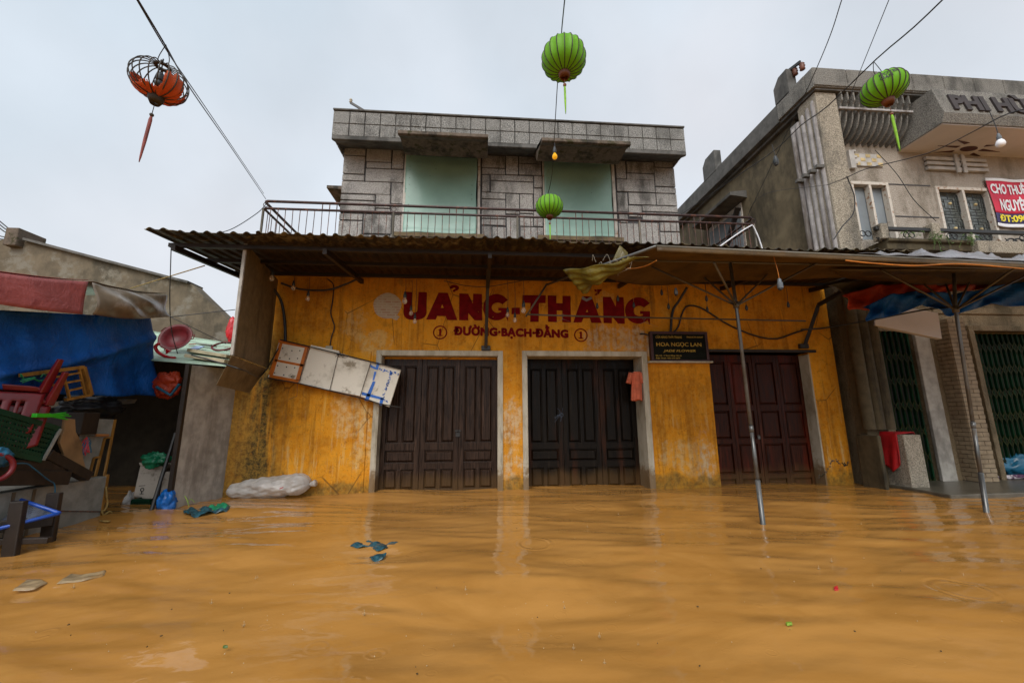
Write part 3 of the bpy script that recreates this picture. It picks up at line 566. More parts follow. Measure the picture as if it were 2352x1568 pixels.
ST = """240 470 448 533;240 545 440 714;235 726 435 782;460 480 700 598;460 608 700 662;712 488 822 666;450 674 822 795;222 796 690 912;702 806 822 1008;215 922 540 972;550 922 690 1050;210 984 540 1095;550 1062 690 1105;702 1020 822 1112;
205 1108 420 1166;198 1178 412 1372;428 1116 700 1300;710 1122 812 1300;425 1312 520 1385;530 1316 680 1385;690 1312 735 1385;
1586 540 1812 655;1588 666 1812 720;1822 545 1940 722;1952 552 2165 612;1952 622 2165 727;1590 730 1660 892;1674 733 2086 786;1674 796 2088 905;2098 740 2172 850;2098 862 2172 1055;1586 902 1816 960;1586 970 1816 1150;1826 914 1950 1108;1960 918 2086 1100;
1586 1162 1816 1216;1590 1228 1680 1425;1690 1238 1820 1425;1830 1120 1950 1352;1960 1112 2086 1228;2096 1066 2180 1228;1966 1240 2185 1356;1830 1364 1958 1430;1968 1368 2105 1430;
2900 590 2992 762;3006 602 3268 708;3006 718 3268 774;3278 600 3450 648;3278 660 3455 838;2908 774 3275 892;3286 850 3460 904;2912 904 3012 1085;3024 906 3285 1018;3296 914 3476 1026;3024 1030 3150 1135;3160 1032 3486 1086;3160 1098 3490 1180;2930 1096 3012 1190;2930 1202 3120 1395;3132 1196 3322 1400;3332 1190 3495 1278;3336 1290 3500 1425;2930 1406 3050 1440;3062 1410 3200 1450;3212 1410 3326 1450"""
SC = .3826*.6125
def r5(x, y): return PY(735+SC*x, 232.75+SC*y, UY)
secs = [MB(), MB(), MB()]
for t in ST.replace('\n', '').split(';'):
    x0, y0, x1, y1 = map(float, t.split()); mb = secs[0 if x0 < 1000 else 1 if x0 < 2500 else 2]; ym, xm = (y0+y1)/2, (x0+x1)/2
    X0, X1 = r5(x0, ym)[0], r5(x1, ym)[0]; Z1, Z0 = r5(xm, y0)[2], r5(xm, y1)[2]
    if x0 < 250: X0 = UX0-.012
    if x1 > 3440: X1 = UX1+.012
    mb.box(X0, X1, UY-.028-.004*random.random(), UY+.02, max(Z0, 3.79), Z1)
for mb in secs: mb.build('stone_cladding', M['stone'], house, bevel=.006, seg=1)
for sx, ex in ((UX0-.012, UX0+.01), (UX1-.01, UX1+.012)):   # the flanks carry the same cladding in plain courses
    mb = MB()
    z = 3.8
    while z < 7.2:
        h = random.choice([.2, .32, .46]); y = UY+.03
        while y < 12.9:
            ln = random.choice([.5, .9, 1.3]); mb.box(sx, ex, y, min(y+ln-.022, 13.1), z, min(z+h-.022, 7.3)); y += ln
        z += h
    mb.build('stone_cladding', M['stone'], house, bevel=.006, seg=1)
# parapet with its tiles
PYY = 7.987; zb = PY(1170, 340.5, PYY)[2]; zl = PY(1170, 340.5-9, PYY)[2]; zt = PY(1170, 274.5, PYY)[2]; PX0, PX1 = PY(766.6, 290, PYY)[0], PY(1571, 330, PYY)[0]
mb = MB(); prof = [(UY+.02, zb+.25), (UY-.06, zb+.25), (PYY, zb), (PYY-.035, zb+.01), (PYY-.035, zl), (PYY+.01, zl+.004), (PYY+.01, zt), (13.3, zt), (13.3, zb+.25)]
mb.prism([(PX0-.012, y, z) for y, z in prof], (PX1-PX0+.024, 0, 0)); mb.build('parapet_band', M['slab'], house, bevel=.006, seg=1)
mb = MB(); n = 24; pt = (PX1-PX0)/n; hz = (zt-zl-.045)/2
for i in range(n):
    for j in range(2):
        mb.box(PX0+i*pt+(.011 if i else -.02), PX0+(i+1)*pt-(.011 if i < n-1 else -.02), PYY-.016-.003*random.random(), PYY+.012, zl+.016+j*(hz+.01), zl+.006+j*(hz+.01)+hz)
for sx, ex in ((PX0-.03, PX0-.005), (PX1+.005, PX1+.03)):
    for i in range(16):
        for j in range(2): mb.box(sx, ex, PYY+.03+i*pt, PYY+.03+(i+1)*pt-.022, zl+.016+j*(hz+.01), zl+.006+j*(hz+.01)+hz)
mb.build('parapet_tiles', M['tile'], house, bevel=.004, seg=1)
mb = MB(); mb.box(PX0-.035, PX1+.035, PYY-.035, PYY+.3, zt, zt+.04); mb.build('coping', M['slab'], house, bevel=.008)
# moulded concrete hoods over the windows
for (x0, y0, x1, y1) in ((913.5, 298.4, 1121.6, 307.7), (1245, 316, 1449, 324)):
    Yc = 7.22; A = PY(x0, y0, Yc); B = PY(x1, y1, Yc); zt_ = (A[2]+B[2])/2; mb = MB()
    prof = [(Yc, zt_), (Yc, zt_-.075), (Yc+.05, zt_-.09), (UY-.03, 7.30), (UY-.03, 7.40), (PYY+.02, zt_)]
    mb.prism([(A[0], y, z) for y, z in prof], (B[0]-A[0], 0, 0)); mb.build('window_hood', M['mossy'], house, bevel=.01)
mb = MB(); z0 = PY(800, 419, UY+.2)[2]; mb.prism([(UX0-.5, UY+.35, z0), (UX0-.5, UY+.35, z0-.07), (UX0, UY+.35, z0-.10), (UX0, UY+.35, z0)], (0, 1.9, 0)); mb.build('side_hood', M['mossy'], house, bevel=.01)
for i, Wn in enumerate(WINS):
    fr = MB(); x0, x1, z0, z1 = Wn; t = .05
    fr.box(x0-.012, x0+t, UY-.045, UY+.1, z0, z1); fr.box(x1-t*(.6 if i == 0 else .9), x1+.03, UY-.045, UY+.1, z0, z1); fr.box(x0+t, x1-t*.6, UY-.04, UY+.1, z1-.05, z1+.012)
    win = fr.build('window', M['frame_pale'], house, bevel=.005)
    sh = MB(); ins = (x0+.025, x1-(.055 if i == 0 else .07))
    def fn(u, v, x0=ins[0], x1=ins[1], z0=z0, z1=z1, i=i):
        x = x0+(x1-x0)*u+.012*math.sin(9*v+i)*(u > .9); z = z0-.02+(z1-z0-.01)*v+.012*math.sin(7*u+2*i)*(1-v)
        y = UY-.055+.016*math.sin(3.1*u+1)*math.sin(4*v+i)+.006*math.sin(14*u+2*math.sin(5*v)+i)*v*v+.005*math.sin(23*u-3*v)*(1-v)**2+.02*math.exp(-((v-.95)/.03)**2)*math.sin(6.3*u)**2-.014*math.exp(-((v-.06)/.05)**2)
        return (x, y-.035*(v < .02), z)
    sh.grid(fn, 40, 40, .005); sh.build('cover_sheet', M['green_sheet'], win, smooth=True)
    pins = MB()
    for _ in range(26):
        u, v = (random.choice([.06, .94, random.random()]), random.random()); q = fn(u, v); pins.ball((q[0], q[1]-.004, q[2]), .008 if random.random() < .3 else .005, 6, 4)
    pins.build('nail_heads', M['iron'], win)
    sl = MB(); sl.box(x0-.16, x1+.14, UY-.12, UY+.02, z0-.13, z0-.025); sl.box(x0-.1, x1+.1, UY-.07, UY+.02, z0-.2, z0-.13); sl.build('sill', M['sill'], win, bevel=.012)
    dk = MB(); dk.box(x0, x1, UY+.12, UY+.14, z0, z1); dk.build('pane', M['dark'], win)
# ---- terrace railing
RY = 6.5; rx0, rx1 = PY(607.5, 461.5, RY)[0], PY(1731, 510, RY)[0]; rz = PY(607.5, 462, RY)[2]; rl = PY(607.5, 478.5, RY)[2]; zs = 3.78
mb = MB(); mb.tube([(rx0, 8.55, rz), (rx0, RY+.06, rz), (rx0+.02, RY+.02, rz), (rx0+.06, RY, rz), (rx1-.05, RY, rz), (rx1, RY+.05, rz), (rx1, 8.55, rz)], .024, 10)
rail = mb.build('railing', M['rail'], house, smooth=True)
mb = MB(); mb.tube([(rx0, 8.55, rl), (rx0, RY+.03, rl), (rx0+.03, RY, rl), (rx1-.03, RY, rl), (rx1, RY+.03, rl), (rx1, 8.55, rl)], .021, 10); mb.build('lower_rail', M['rail'], rail, smooth=True)
mb = MB(); mb.tube([(rx0, 8.55, zs+.09), (rx0, RY, zs+.09), (rx1, RY, zs+.09), (rx1, 8.55, zs+.09)], .012, 8); mb.build('foot_rail', M['rail'], rail)
posts = [rx0, PY(903.7, 500, RY)[0], PY(1188.5, 500, RY)[0], PY(1467.8, 500, RY)[0], rx1]
for q in posts:
    mb = MB(); mb.tube([(q, RY, zs), (q, RY, rl)], .02, 8); mb.build('post', M['steel'], rail)
    mb = MB(); mb.ring((q+(.03 if q == rx0 else 0), RY, (rz+rl)/2), (rz-rl)/2-.026, .006, (0, 1, 0), 20, 6); mb.build('ring', M['rail'], rail)
nb = 0
for a, b in zip(posts[:-1], posts[1:]):
    n = max(3, round((b-a)/.117))
    for i in range(1, n):
        x = a+(b-a)*i/n; bend = random.uniform(-.006, .006); mb = MB(); mb.tube([(x, RY, zs+.09), (x+bend, RY+bend, (zs+rl)/2), (x, RY, rl)], .0062, 6)
        if abs(i-n/2) < 1.2: mb.tube([(x, RY, rl), (x, RY, rz)], .009, 6)
        mb.build('baluster', M['bluster'], rail); nb += 1
for sx in (rx0, rx1):
    for i in range(9):
        y = RY+.14*(i+1); mb = MB(); mb.tube([(sx, y, zs+.09), (sx, y, rl)], .0062, 6); mb.build('baluster', M['bluster'], rail)
print('balusters', nb+18, 'rail z', rz, rl)
# insulator bracket on the roof corner
br = thing('insulator_bracket', 'small iron bracket with white insulator on the grey parapet corner of the yellow house', 'bracket', PY(840, 258, PYY))
a = PY(845, 260, PYY+.1); b = PY(805, 236, PYY+.1); mb = MB(); mb.bar(a, b, .03, .05); mb.build('arm', M['iron'], br)
mb = MB(); c = PY(806, 232, PYY+.1); mb.lathe([(.02, -.05), (.035, -.03), (.022, -.01), (.036, .02), (.02, .05)], c, n=12); mb.build('insulator', M['trim'], br)
mb = MB(); c = PY(849, 259, PYY+.1); mb.lathe([(.03, -.05), (.035, 0), (.022, .02), (.03, .04)], c, n=12); mb.build('insulator', M['trim'], br)

# ================================================================== corrugated awning
AX0, AX1, AY0, AZ0, AZ1 = -3.97, 6.2, 4.72, 3.30, 3.43
aw = thing('corrugated_awning', 'long rusty corrugated sheet awning with mossy edge over the yellow shop front', 'awning', (0, YW, AZ1))
def corr(mb, x0, x1, y0, y1, z0, z1, pitch=.152, amp=.028, ny=6, th=.006, rag=.0):
    n = int((x1-x0)/pitch*10); hs = {}
    def fn(u, v):
        x = x0+(x1-x0)*u; k = int(x/pitch/6); hs.setdefault(k, random.uniform(-1, 1)); yy = y0+(y1-y0)*v - rag*hs[k]*(1-v)
        ph = (x/pitch) % 1; s = max(0, math.sin(2*math.pi*ph))**.8 - .25
        return (x, yy, z0+(z1-z0)*v+amp*s+.012*math.sin(.9*x)*(1-v)+.008*math.sin(2.3*x+1)*(1-v))
    mb.grid(fn, n, ny, th)
mb = MB(); corr(mb, AX0, AX1, AY0, YW+.02, AZ0+.05, AZ1+.08, rag=.035); mb.build('corrugated_sheet', M['corr'], aw, smooth='auto')
for y in (5.05, 5.65, 6.25):
    z = AZ0+.02+(AZ1-AZ0)*(y-AY0)/(YW-AY0)-.02; mb = MB(); mb.box(AX0+.03, AX1-.02, y-.025, y+.025, z-.05, z); mb.build('purlin', M['wood_dark'], aw)
for x in (AX0+.15, -2.0, PY(1123, 625, 5.6)[0], 2.4, 4.3, AX1-.2):
    mb = MB(); mb.bar((x, 4.95, AZ0-.07), (x, YW, AZ1-.05), .05, .07); mb.build('rafter', M['wood_dark'], aw)
a = PY(1123, 612, 5.5); b = PY(1120, 660, 6.1); c = PY(1116, 800, YW-.04)
mb = MB(); mb.bar(a, b, .06, .06); mb.bar(b, c, .05, .05); mb.box(c[0]-.075, c[0]+.075, YW-.06, YW-.002, c[2]-.03, c[2]+.045); mb.build('brace', M['iron'], aw, bevel=.006)
a = PY(1962, 630, 5.6); b = PY(1848, 795, YW-.03)
mb = MB(); mb.bar(PY(2010, 640, 5.5), PY(1960, 655, 5.7), .06, .06); mb.bar(PY(1960, 655, 5.7), PY(1880, 700, 6.3), .06, .06); mb.bar(PY(1880, 700, 6.3), b, .05, .05); mb.box(b[0]-.1, b[0]+.06, YW-.06, YW-.002, b[2]-.04, b[2]+.04); mb.build('brace', M['iron'], aw, bevel=.006)

# ================================================================== grey concrete house beside it
YP, YU, SX, XE = 6.0, 6.52, 6.40, 14.0
gh = thing('concrete_house', 'weathered pebble-rendered concrete house with sloping eaves line, balcony and sunburst soffit', 'house', (SX, YU, 0))
CX = PY(1864, 154, YP)[0]; ztop = PY(1864, 154, YP)[2]; zbt = PY(1870, 194, YP)[2]
mb = MB(); mb.box(SX, SX+.2, 6.75, 13, -.8, zbt-.06); mb.build('side_wall', M['side_render'], gh)
r1 = lambda cx, cy: ((2500+.3826*cx)*.6125, (200+.3826*cy)*.6125)
r2 = lambda cx, cy: ((3040+.3826*cx)*.6125, (200+.3826*cy)*.6125)
r3 = lambda cx, cy: ((3140+.3348*cx)*.6125, (600+.3348*cy)*.6125)
r6 = lambda cx, cy: ((3040+.3826*cx)*.6125, (950+.3826*cy)*.6125)
r8 = lambda cx, cy: ((3040+.3826*cx)*.6125, (1450+.3826*cy)*.6125)
W1 = [PY(*r3(155, 265), YU), PY(*r3(650, 890), YU)]; W1b = [PY(*r3(245, 890), YU), PY(*r3(560, 270), YU)]
W2 = [PY(*r3(1070, 305), YU), PY(*r3(1810, 905), YU)]; W2b = [PY(*r3(1240, 890), YU), PY(*r3(1680, 350), YU)]
def wr(a, b): return ((a[0][0]+b[0][0])/2, (a[1][0]+b[1][0])/2, min(a[1][2], b[0][2]), (a[0][2]+b[1][2])/2)
R1, R2 = wr(W1, W1b), wr(W2, W2b)
mb = MB(); wall_with_openings(mb, SX+.2, XE, 3.7, zbt-.06, YU, YU+.22, [R1, R2]); mb.box(SX+.2, XE, 12.8, 13, -.8, zbt-.06); mb.box(XE-.2, XE, YU+.22, 12.8, 3.7, zbt-.06)
mb.build('upper_wall', M['beige'], gh)
ysp = PX(1784, 252, CX)[1]
mb = MB(); mb.box(CX+.05, XE, YP+.05, 13, zbt-.055, zbt); mb.build('roof_slab', M['slab'], gh)
mb = MB(); gx = [CX]+[PY(*r2(q, 200), YP)[0] for q in (350, 665, 985, 1285, 1575, 1860)]+[XE]
for a, b in zip(gx[:-1], gx[1:]): mb.box(a+.006, b-.006, YP, YP+.2, zbt-.0, ztop)
mb.box(CX, XE, YP+.02, YP+.18, zbt-.02, ztop-.02); mb.box(CX, CX+.2, YP+.2, ysp, zbt, ztop); mb.build('front_parapet', M['granite_grey'], gh, bevel=.008, seg=1)
mb = MB(); mb.box(CX+.01, CX+.2, ysp, 12.6, zbt-.04, ztop-.01); mb.box(CX+.12, SX+.1, YP+.25, 12.6, zbt-.12, zbt-.04); mb.build('side_eave', M['slab'], gh, bevel=.01)
for (a0, a1, tp) in ((r1(1065, 520), r1(1205, 385), r1(1100, 258)), (r1(362, 1245), r1(480, 1120), r1(420, 1016))):
    y0 = PX(*a1, CX)[1]; y1 = PX(*a0, CX)[1]; ym = (y0+y1)/2; zt = PX(*tp, CX+.1)[2]; zt = ztop+(.52 if a0[0] > 1700 else .55)
    mb = MB(); hx = .19; mb.prism([(CX+.0, y0, ztop-.05), (CX+.0, y0, zt), (CX, y1-.16, zt), (CX, y1, zt-.16), (CX, y1, ztop-.05)], (hx, 0, 0)); mb.build('roof_post', M['slab'], gh, bevel=.012)
    if a0[0] > 1700: PTOP = np.array([CX+.1, y0+.05, zt])
ib = thing('insulator_bracket', 'rusty angle iron arm holding two brown insulators above the grey roof post', 'bracket', PTOP)
A = np.array(PTOP); B = PD(*r1(1310, 85), np.dot(A-CC, CF)*.97); mb = MB(); mb.bar(A, B, .035, .06); mb.build('arm', M['iron'], ib)
for t in (.97, .38):
    c = A+(B-A)*t+np.array([.03, 0, -.10]); mb = MB(); mb.lathe([(.02, -.09), (.05, -.07), (.04, -.03), (.055, 0), (.035, .03), (.05, .05), (.02, .09)], c, n=14); mb.build('insulator', M['brown_cap'], ib, smooth=True)
# corner pillar and the fluted strip beside it
PYF = 6.1; xL = (PY(1883, 284, PYF)[0]+PY(1926, 560, PYF)[0])/2; xR = (PY(1925, 284, PYF)[0]+PY(1991, 573, PYF)[0])/2
mb = MB(); mb.box(xL+.02, xR, PYF, YU+.02, 3.62, zbt-.06); mb.build('corner_pillar', M['granite'], gh, bevel=.015)
fX = xL+.015; yf = PX(*r1(1208, 800), fX)[1]; mb = MB(); mb.box(fX+.03, SX+.05, YU+.10, yf, 3.6, zbt-.3); print('flutes', fX, yf)
n = 5; dy = (yf-PYF-.03)/n
for i in range(n):
    y = PYF+.03+dy*(i+.5); mb.lathe([(dy*.40, 3.55), (dy*.40, zbt-.25-.05*i), (dy*.25, zbt-.18-.05*i)], (fX+.03, y, 0), n=12)
mb.build('fluted_strip', M['flute'], gh)
for q in ((1490, 1112), (1425, 1160), (1363, 1203), (1300, 1253)):
    c = PX(*r1(*q), fX-.08); mb = MB(); mb.box(c[0]-.06, c[0]+.1, c[1]-.035, c[1]+.035, c[2]-.03, c[2]+.03); mb.build('drain_scupper', M['slab'], gh)
# window on the flank with its hood
c5 = lambda cx, cy: ((2540+.1913*cx)*.6125, (700+.1913*cy)*.6125)
HX = SX-.42; h0 = PX(*c5(1035, 95), HX); h1 = PX(*c5(520, 570), HX); 
mb = MB(); mb.prism([(HX, h0[1], h0[2]), (HX, h0[1], h0[2]-.09), (SX+.01, h0[1], h0[2]-.14), (SX+.01, h0[1], h0[2]+.06)], (0, h1[1]-h0[1]+.6, 0)); mb.build('side_hood', M['slab'], gh, bevel=.012)
s0 = PX(*c5(1285, 520), SX); s1 = PX(*c5(730, 900), SX); zb_ = 3.9
mb = MB(); mb.box(SX-.03, SX+.02, s0[1], s1[1]+.2, zb_, h0[2]-.16); sw = mb.build('side_window', M['frame_pale'], gh)
mb = MB(); mb.box(SX-.045, SX-.02, s0[1]+.04, s1[1]+.15, zb_+.05, h0[2]-.3); mb.build('shutter', M['pane'], sw)
mb = MB(); p = PX(*c5(1190, 410), SX-.1); q = PX(*c5(960, 1190), SX-.1); mb.bar(p, q, .12, .06); mb.build('shutter_bar', M['wood_dark'], sw)
# sign block with sunburst soffit
YF = 5.66; F = PY(*r2(1310, 575), YF); XS = F[0]; Cs = PX(*r2(1290, 680), XS); Cb = PX(*r2(800, 970), XS); T = PX(*r2(1185, 350), XS)
print('sign', T, F, Cs, Cb); zc_ = Cs[2]
prof = [(YP+.02, T[2]+.0), (T[1], T[2]), (F[1], F[2]), (Cs[1], zc_), (YU+.02, zc_), (YU+.02, T[2])]
mb = MB(); mb.prism([(XS, y, z) for y, z in prof], (6.5, 0, 0)); mb.build('sign_block', M['granite_grey'], gh, bevel=.012)
mb = MB(); mb.box(XS+.02, XS+6.4, Cs[1]+.02, YU, zc_-.012, zc_-.002); mb.build('soffit', M['soffit_white'], gh)
sc_ = PZ(*r2(1550, 935), zc_-.013); mb = MB()
mb.shape([[(sc_[0]+.17*math.cos(t*math.tau/28), sc_[1]+.075*math.sin(t*math.tau/28), zc_-.013) for t in range(28)]], (0, 0, -.008))
for q in ([(1430, 848), (1560, 875), (1505, 890)], [(1245, 905), (1468, 908), (1425, 925)], [(1205, 972), (1410, 950), (1385, 968)], [(1722, 898), (1825, 898), (1698, 915)], [(1690, 936), (1855, 966), (1640, 956)], [(1600, 975), (1682, 1014), (1560, 992)]):
    mb.shape([[tuple(PZ(*r2(*p), zc_-.013)) for p in q]], (0, 0, -.008))
mb.build('sunburst_relief', M['maroon'], gh)
nv = np.array([0, F[1]-T[1], F[2]-T[2]]); uy = -nv/np.linalg.norm(nv); slope_len = np.linalg.norm(nv)
mb = MB(); put_text(mb, 'PHI HÙNG', np.array([XS+.22, F[1], F[2]])+uy*.10*slope_len, (1, 0, 0), uy, 2.3, slope_len*.78, .03, bold=.05); mb.build('raised_name', plain('dark_grey_letter', (.035, .026, .025), .7), gh)
# curved fins under the eave
fx0, fx1 = xR+.02, XS-.03; nf = 12
for i in range(nf):
    x = fx0+(fx1-fx0)*(i+.3)/nf; pts = [(YP+.06, zbt-.06), (YP+.06, zbt-.24), (YP+.10, zbt-.28), (YP+.12, zbt-.36)]
    pts += [(YP+.14+(YU-YP-.13)*(1-math.cos(a)), zbt-.40-.46*math.sin(a)) for a in np.linspace(0, math.pi/2, 8)]+[(YU+.02, zbt-.30), (YU-.1, zbt-.12), (YU-.1, zbt-.06)]
    mb = MB(); mb.prism([(x, y, z) for y, z in pts], (.028, 0, 0)); mb.build('eave_fin', M['granite_grey'], gh)
mb = MB(); mb.box(fx0, fx1, YP+.09, YP+.13, zbt-.40, zbt-.36); mb.build('fin_rail', M['flute'], gh)
# vents, windows, panel lines
a = PY(*r2(405, 990), YU); b = PY(*r2(700, 1120), YU); mb = MB(); mb.box(a[0], b[0], YU-.03, YU+.02, b[2], a[2]); v1 = mb.build('tile_vent', M['vent'], gh)
mb = MB()
for i in range(5):
    for j in range(3):
        if (i+j) % 2 == 0: mb.box(a[0]+(b[0]-a[0])*i/5+.012, a[0]+(b[0]-a[0])*(i+1)/5-.012, YU-.036, YU-.03, b[2]+(a[2]-b[2])*j/3+.01, b[2]+(a[2]-b[2])*(j+1)/3-.01)
mb.build('yellow_tiles', M['star_gold'], v1)
a = PY(*r2(345, 965), YU); b = PY(*r2(405, 1140), YU); mb = MB(); mb.box(a[0], a[0]+.11, YU-.06, YU, b[2], a[2])
for k in range(3): mb.box(a[0]+.11, a[0]+.17, YU-.05, YU, b[2]+.1+.13*k, b[2]+.15+.13*k)
mb.build('vent_block', M['vent'], gh, bevel=.006)
a = PY(*r2(1110, 1045), YU); b = PY(*r2(1700, 1190), YU); mb = MB(); z1, z0 = a[2], b[2]+.06
mb.box(a[0], b[0], YU-.01, YU+.01, z0, z1); vd = mb.build('louvre_vent', M['dark'], gh); mb = MB()
for k in range(3): mb.box(a[0]-.03, b[0]+.03, YU-.07, YU-.01, z0+(z1-z0)*k/2-.035, z0+(z1-z0)*k/2+.035)
for q in (1375, 1440):
    c = PY(*r2(q+15, 1120), YU); mb.box(c[0]-.04, c[0]+.04, YU-.1, YU-.07, z0-.1, z1+.1)
mb.build('slat_frame', M['vent'], vd, bevel=.006)
mb = MB()
for (p, q) in (((570, 268), (1040, 295)), ((650, 628), (1140, 650))):
    a, b = PY(*r3(*p), YU), PY(*r3(*q), YU); mb.box(a[0], b[0], YU-.006, YU+.004, (a[2]+b[2])/2-.012, (a[2]+b[2])/2+.012)
mb.build('wall_groove', M['joint'], gh)
M['rust_frame'] = rust_metal('rust_streaked_white_frame', (.55, .50, .43), (.26, .11, .035), .35, .5, 0, 16)
for k, Rr in enumerate((R1, R2)):
    x0, x1, z0, z1 = Rr; mb = MB(); t = .035; xm = (x0+x1)/2
    for a, b in ((x0-.02, x0+t), (x1-t, x1+.02), (xm-.025, xm+.025)): mb.box(a, b, YU-.03, YU+.08, z0, z1-t)
    mb.box(x0-.02, x1+.02, YU-.03, YU+.08, z1-t, z1+.03); wn = mb.build('window', M['rust_frame'], gh, bevel=.006)
    mb = MB(); mb.box(x0, x1, YU+.09, YU+.10, z0, z1); mb.build('pane', M['pane'] if k == 0 else M['pane_dark'], wn)
    if k:
        for (a, b) in ((x0+t, xm-.025), (xm+.025, x1-t)):
            mb = MB(); y = YU+.045; T_ = .007
            hh = (z1-t-z0)/2
            for j in range(2):
                c0 = z1-t-hh*j-.04; c1 = c0-hh+.06; cx = (a+b)/2; cz = (c0+c1)/2; w = b-a; r = .07
                mb.tube([(a+r, y, c0), (b-r, y, c0), (b-.03, y, c0-r), (b-.03, y, c1+r), (b-r, y, c1), (a+r, y, c1), (a+.03, y, c1+r), (a+.03, y, c0-r), (a+r, y, c0)], T_, 5)
                for s_ in (.16, .10): mb.tube([(cx-s_, y, cz-s_), (cx+s_, y, cz-s_), (cx+s_, y, cz+s_), (cx-s_, y, cz+s_), (cx-s_, y, cz-s_)], T_, 5)
                for zz in (cz-.2, cz-.05, cz+.05, cz+.2): mb.tube([(a+.03, y, zz), (cx-.1, y, zz)], T_, 5); mb.tube([(cx+.1, y, zz), (b-.03, y, zz)], T_, 5)
                mb.tube([(cx, y, c0), (cx, y, cz+.1)], T_, 5); mb.tube([(cx, y, c1), (cx, y, cz-.1)], T_, 5)
            g_ = mb.build('grille', M['grille'], wn); 
            mb = MB()
            for j in range(2): cz = z1-t-hh*j-.04-(hh-.06)/2; mb.ball(((a+b)/2, y-.02, cz), .028, 8, 6)
            mb.build('boss', M['star_gold'], g_)
# balcony
YB = 6.1; bl = PY(*r3(580, 870), YB); bz = bl[2]; br_ = PY(*r3(1525, 890), YB)
mb = MB(); prof = [(YU+.02, bz), (YB, bz), (YB, bz-.05), (YB+.05, bz-.075), (YB+.05, bz-.19), (YU+.02, bz-.26)]
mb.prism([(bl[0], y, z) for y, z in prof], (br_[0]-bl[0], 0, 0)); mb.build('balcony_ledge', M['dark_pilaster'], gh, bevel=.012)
mb = MB(); mb.box(br_[0], br_[0]+.95, YB-.05, YU, bz-.25, bz-.02); mb.build('balcony_block', M['granite'], gh, bevel=.012)
zr = PY(*r3(800, 752), YB)[2]; x0 = PY(*r3(265, 735), YU-.1)[0]; mb = MB(); mb.box(x0, XE-.4, YB+.06, YB+.12, zr-.035, zr+.035); rl_ = mb.build('balcony_rail', M['iron'], gh, bevel=.01)
mb = MB(); mb.box(x0, XE-.4, YB+.08, YB+.10, zr-.19, zr-.175)
mb.build('mid_rail', M['iron'], rl_)
x = x0+.04
while x < 11.4:
    mb = MB(); mb.box(x-.008, x+.008, YB+.08, YB+.1, bz-.02, zr-.19); mb.build('bar', M['iron'], rl_); x += .085
for q in (310, 795, 1275, 1640, 2080):
    c = PY(*r3(q, 800), YB+.09)
    for s_ in (-1, 1): mb = MB(); mb.ring((c[0]+.055*s_, YB+.09, zr-.105), .052, .009, (0, 1, 0), 20, 6); mb.build('rail_ring', M['iron'], rl_)
for q in (1962, 2040):
    c = PY(*r3(q, 950), YB-.02); mb = MB(); mb.ring(c, .12, .014, (0, 1, 0), 24, 6); mb.tube([c+np.array([-.12, 0, -.12]), c+np.array([.12, 0, .12])], .008, 5); mb.tube([c+np.array([.12, 0, -.12]), c+np.array([-.12, 0, .12])], .008, 5); mb.build('scroll_ring', M['iron'], rl_)
for a, b in ((470, 590), (1050, 1175)):
    p, q = PY(*r3(a+40, 780), YB), PY(*r3(b, 780), YB); zt = PY(*r3(b-20, 700), YB)[2]; mb = MB(); mb.box(p[0], q[0], YB+.02, YB+.2, bz, zt); mb.build('balcony_post', M['granite'], gh, bevel=.012)
# ---- ground floor
YG = 6.42
g1 = (PY(*r6(660, 770), YG)[0], (PY(*r6(985, 790), YG)[0]+PY(*r8(1250, 800), YG)[0])/2); jr = (PY(*r6(1135, 790), YG)[0]+PY(*r8(1390, 815), YG)[0])/2
PB = 6.17; p1 = (PY(*r8(1845, 850), PB)[0]+PY(*r6(1500, 650), PB)[0])/2; p0 = p1-.34
gd = PY(*r6(1595, 900), YG)[0]; zd = PY(*r6(1700, 765), YG)[2]; zg = PY(*r6(800, 760), YG)[2]
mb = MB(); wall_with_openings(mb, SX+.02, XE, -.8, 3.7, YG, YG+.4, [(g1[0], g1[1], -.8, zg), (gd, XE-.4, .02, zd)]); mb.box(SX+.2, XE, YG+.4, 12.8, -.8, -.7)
mb.build('ground_floor_wall', M['beige_shaded'], gh)
mb = MB(); mb.box(SX+.02, XE, 5.95, YG, 3.45, 3.7); mb.build('balcony_slab', M['slab'], gh)
mb = MB(); mb.box(g1[1], jr, YG-.05, YG+.02, -.8, zg+.35); mb.build('grey_jamb', M['greypanel'], gh, bevel=.01)
mb = MB(); mb.box(gd-.10, gd, YG-.06, YG+.05, .04, zd+.1); mb.box(gd, XE-.4, YG-.06, YG+.05, zd, zd+.1); mb.box(jr+.2, XE-.3, YG-.03, YG+.01, zd+.32, zd+.44); mb.box(jr+.2, XE-.3, YG-.03, YG+.01, zd+.52, zd+.62)
mb.build('door_surround', M['beige_shaded'], gh, bevel=.008)
mb = MB(); z = .05; bi = 0
while z < 2.75:
    hh = .072; off = .11 if bi % 2 else 0
    x = p0-off
    while x < p1-.001:
        a, b = max(x, p0)+.005, min(x+.22, p1)-.005
        if b-a > .02: mb.box(a, b, PB+.004*random.random(), PB+.1, z+.005, z+hh-.005)
        x += .22
    y = PB-off*.8
    while y < YG:
        a, b = max(y, PB+.012)+.005, min(y+.2, YG)-.005
        if b-a > .02: mb.box(p0-.002-.004*random.random(), p0+.1, a, b, z+.005, z+hh-.005); mb.box(p1-.1, p1+.002, a, b, z+.005, z+hh-.005)
        y += .2
    z += hh; bi += 1
mb.build('brick_pillar', M['brickwall'], gh)
mb = MB(); mb.box(p0+.01, p1-.01, PB+.012, YG, .04, 2.76); mb.build('pillar_mortar', M['mortar'], gh)
mb = MB()
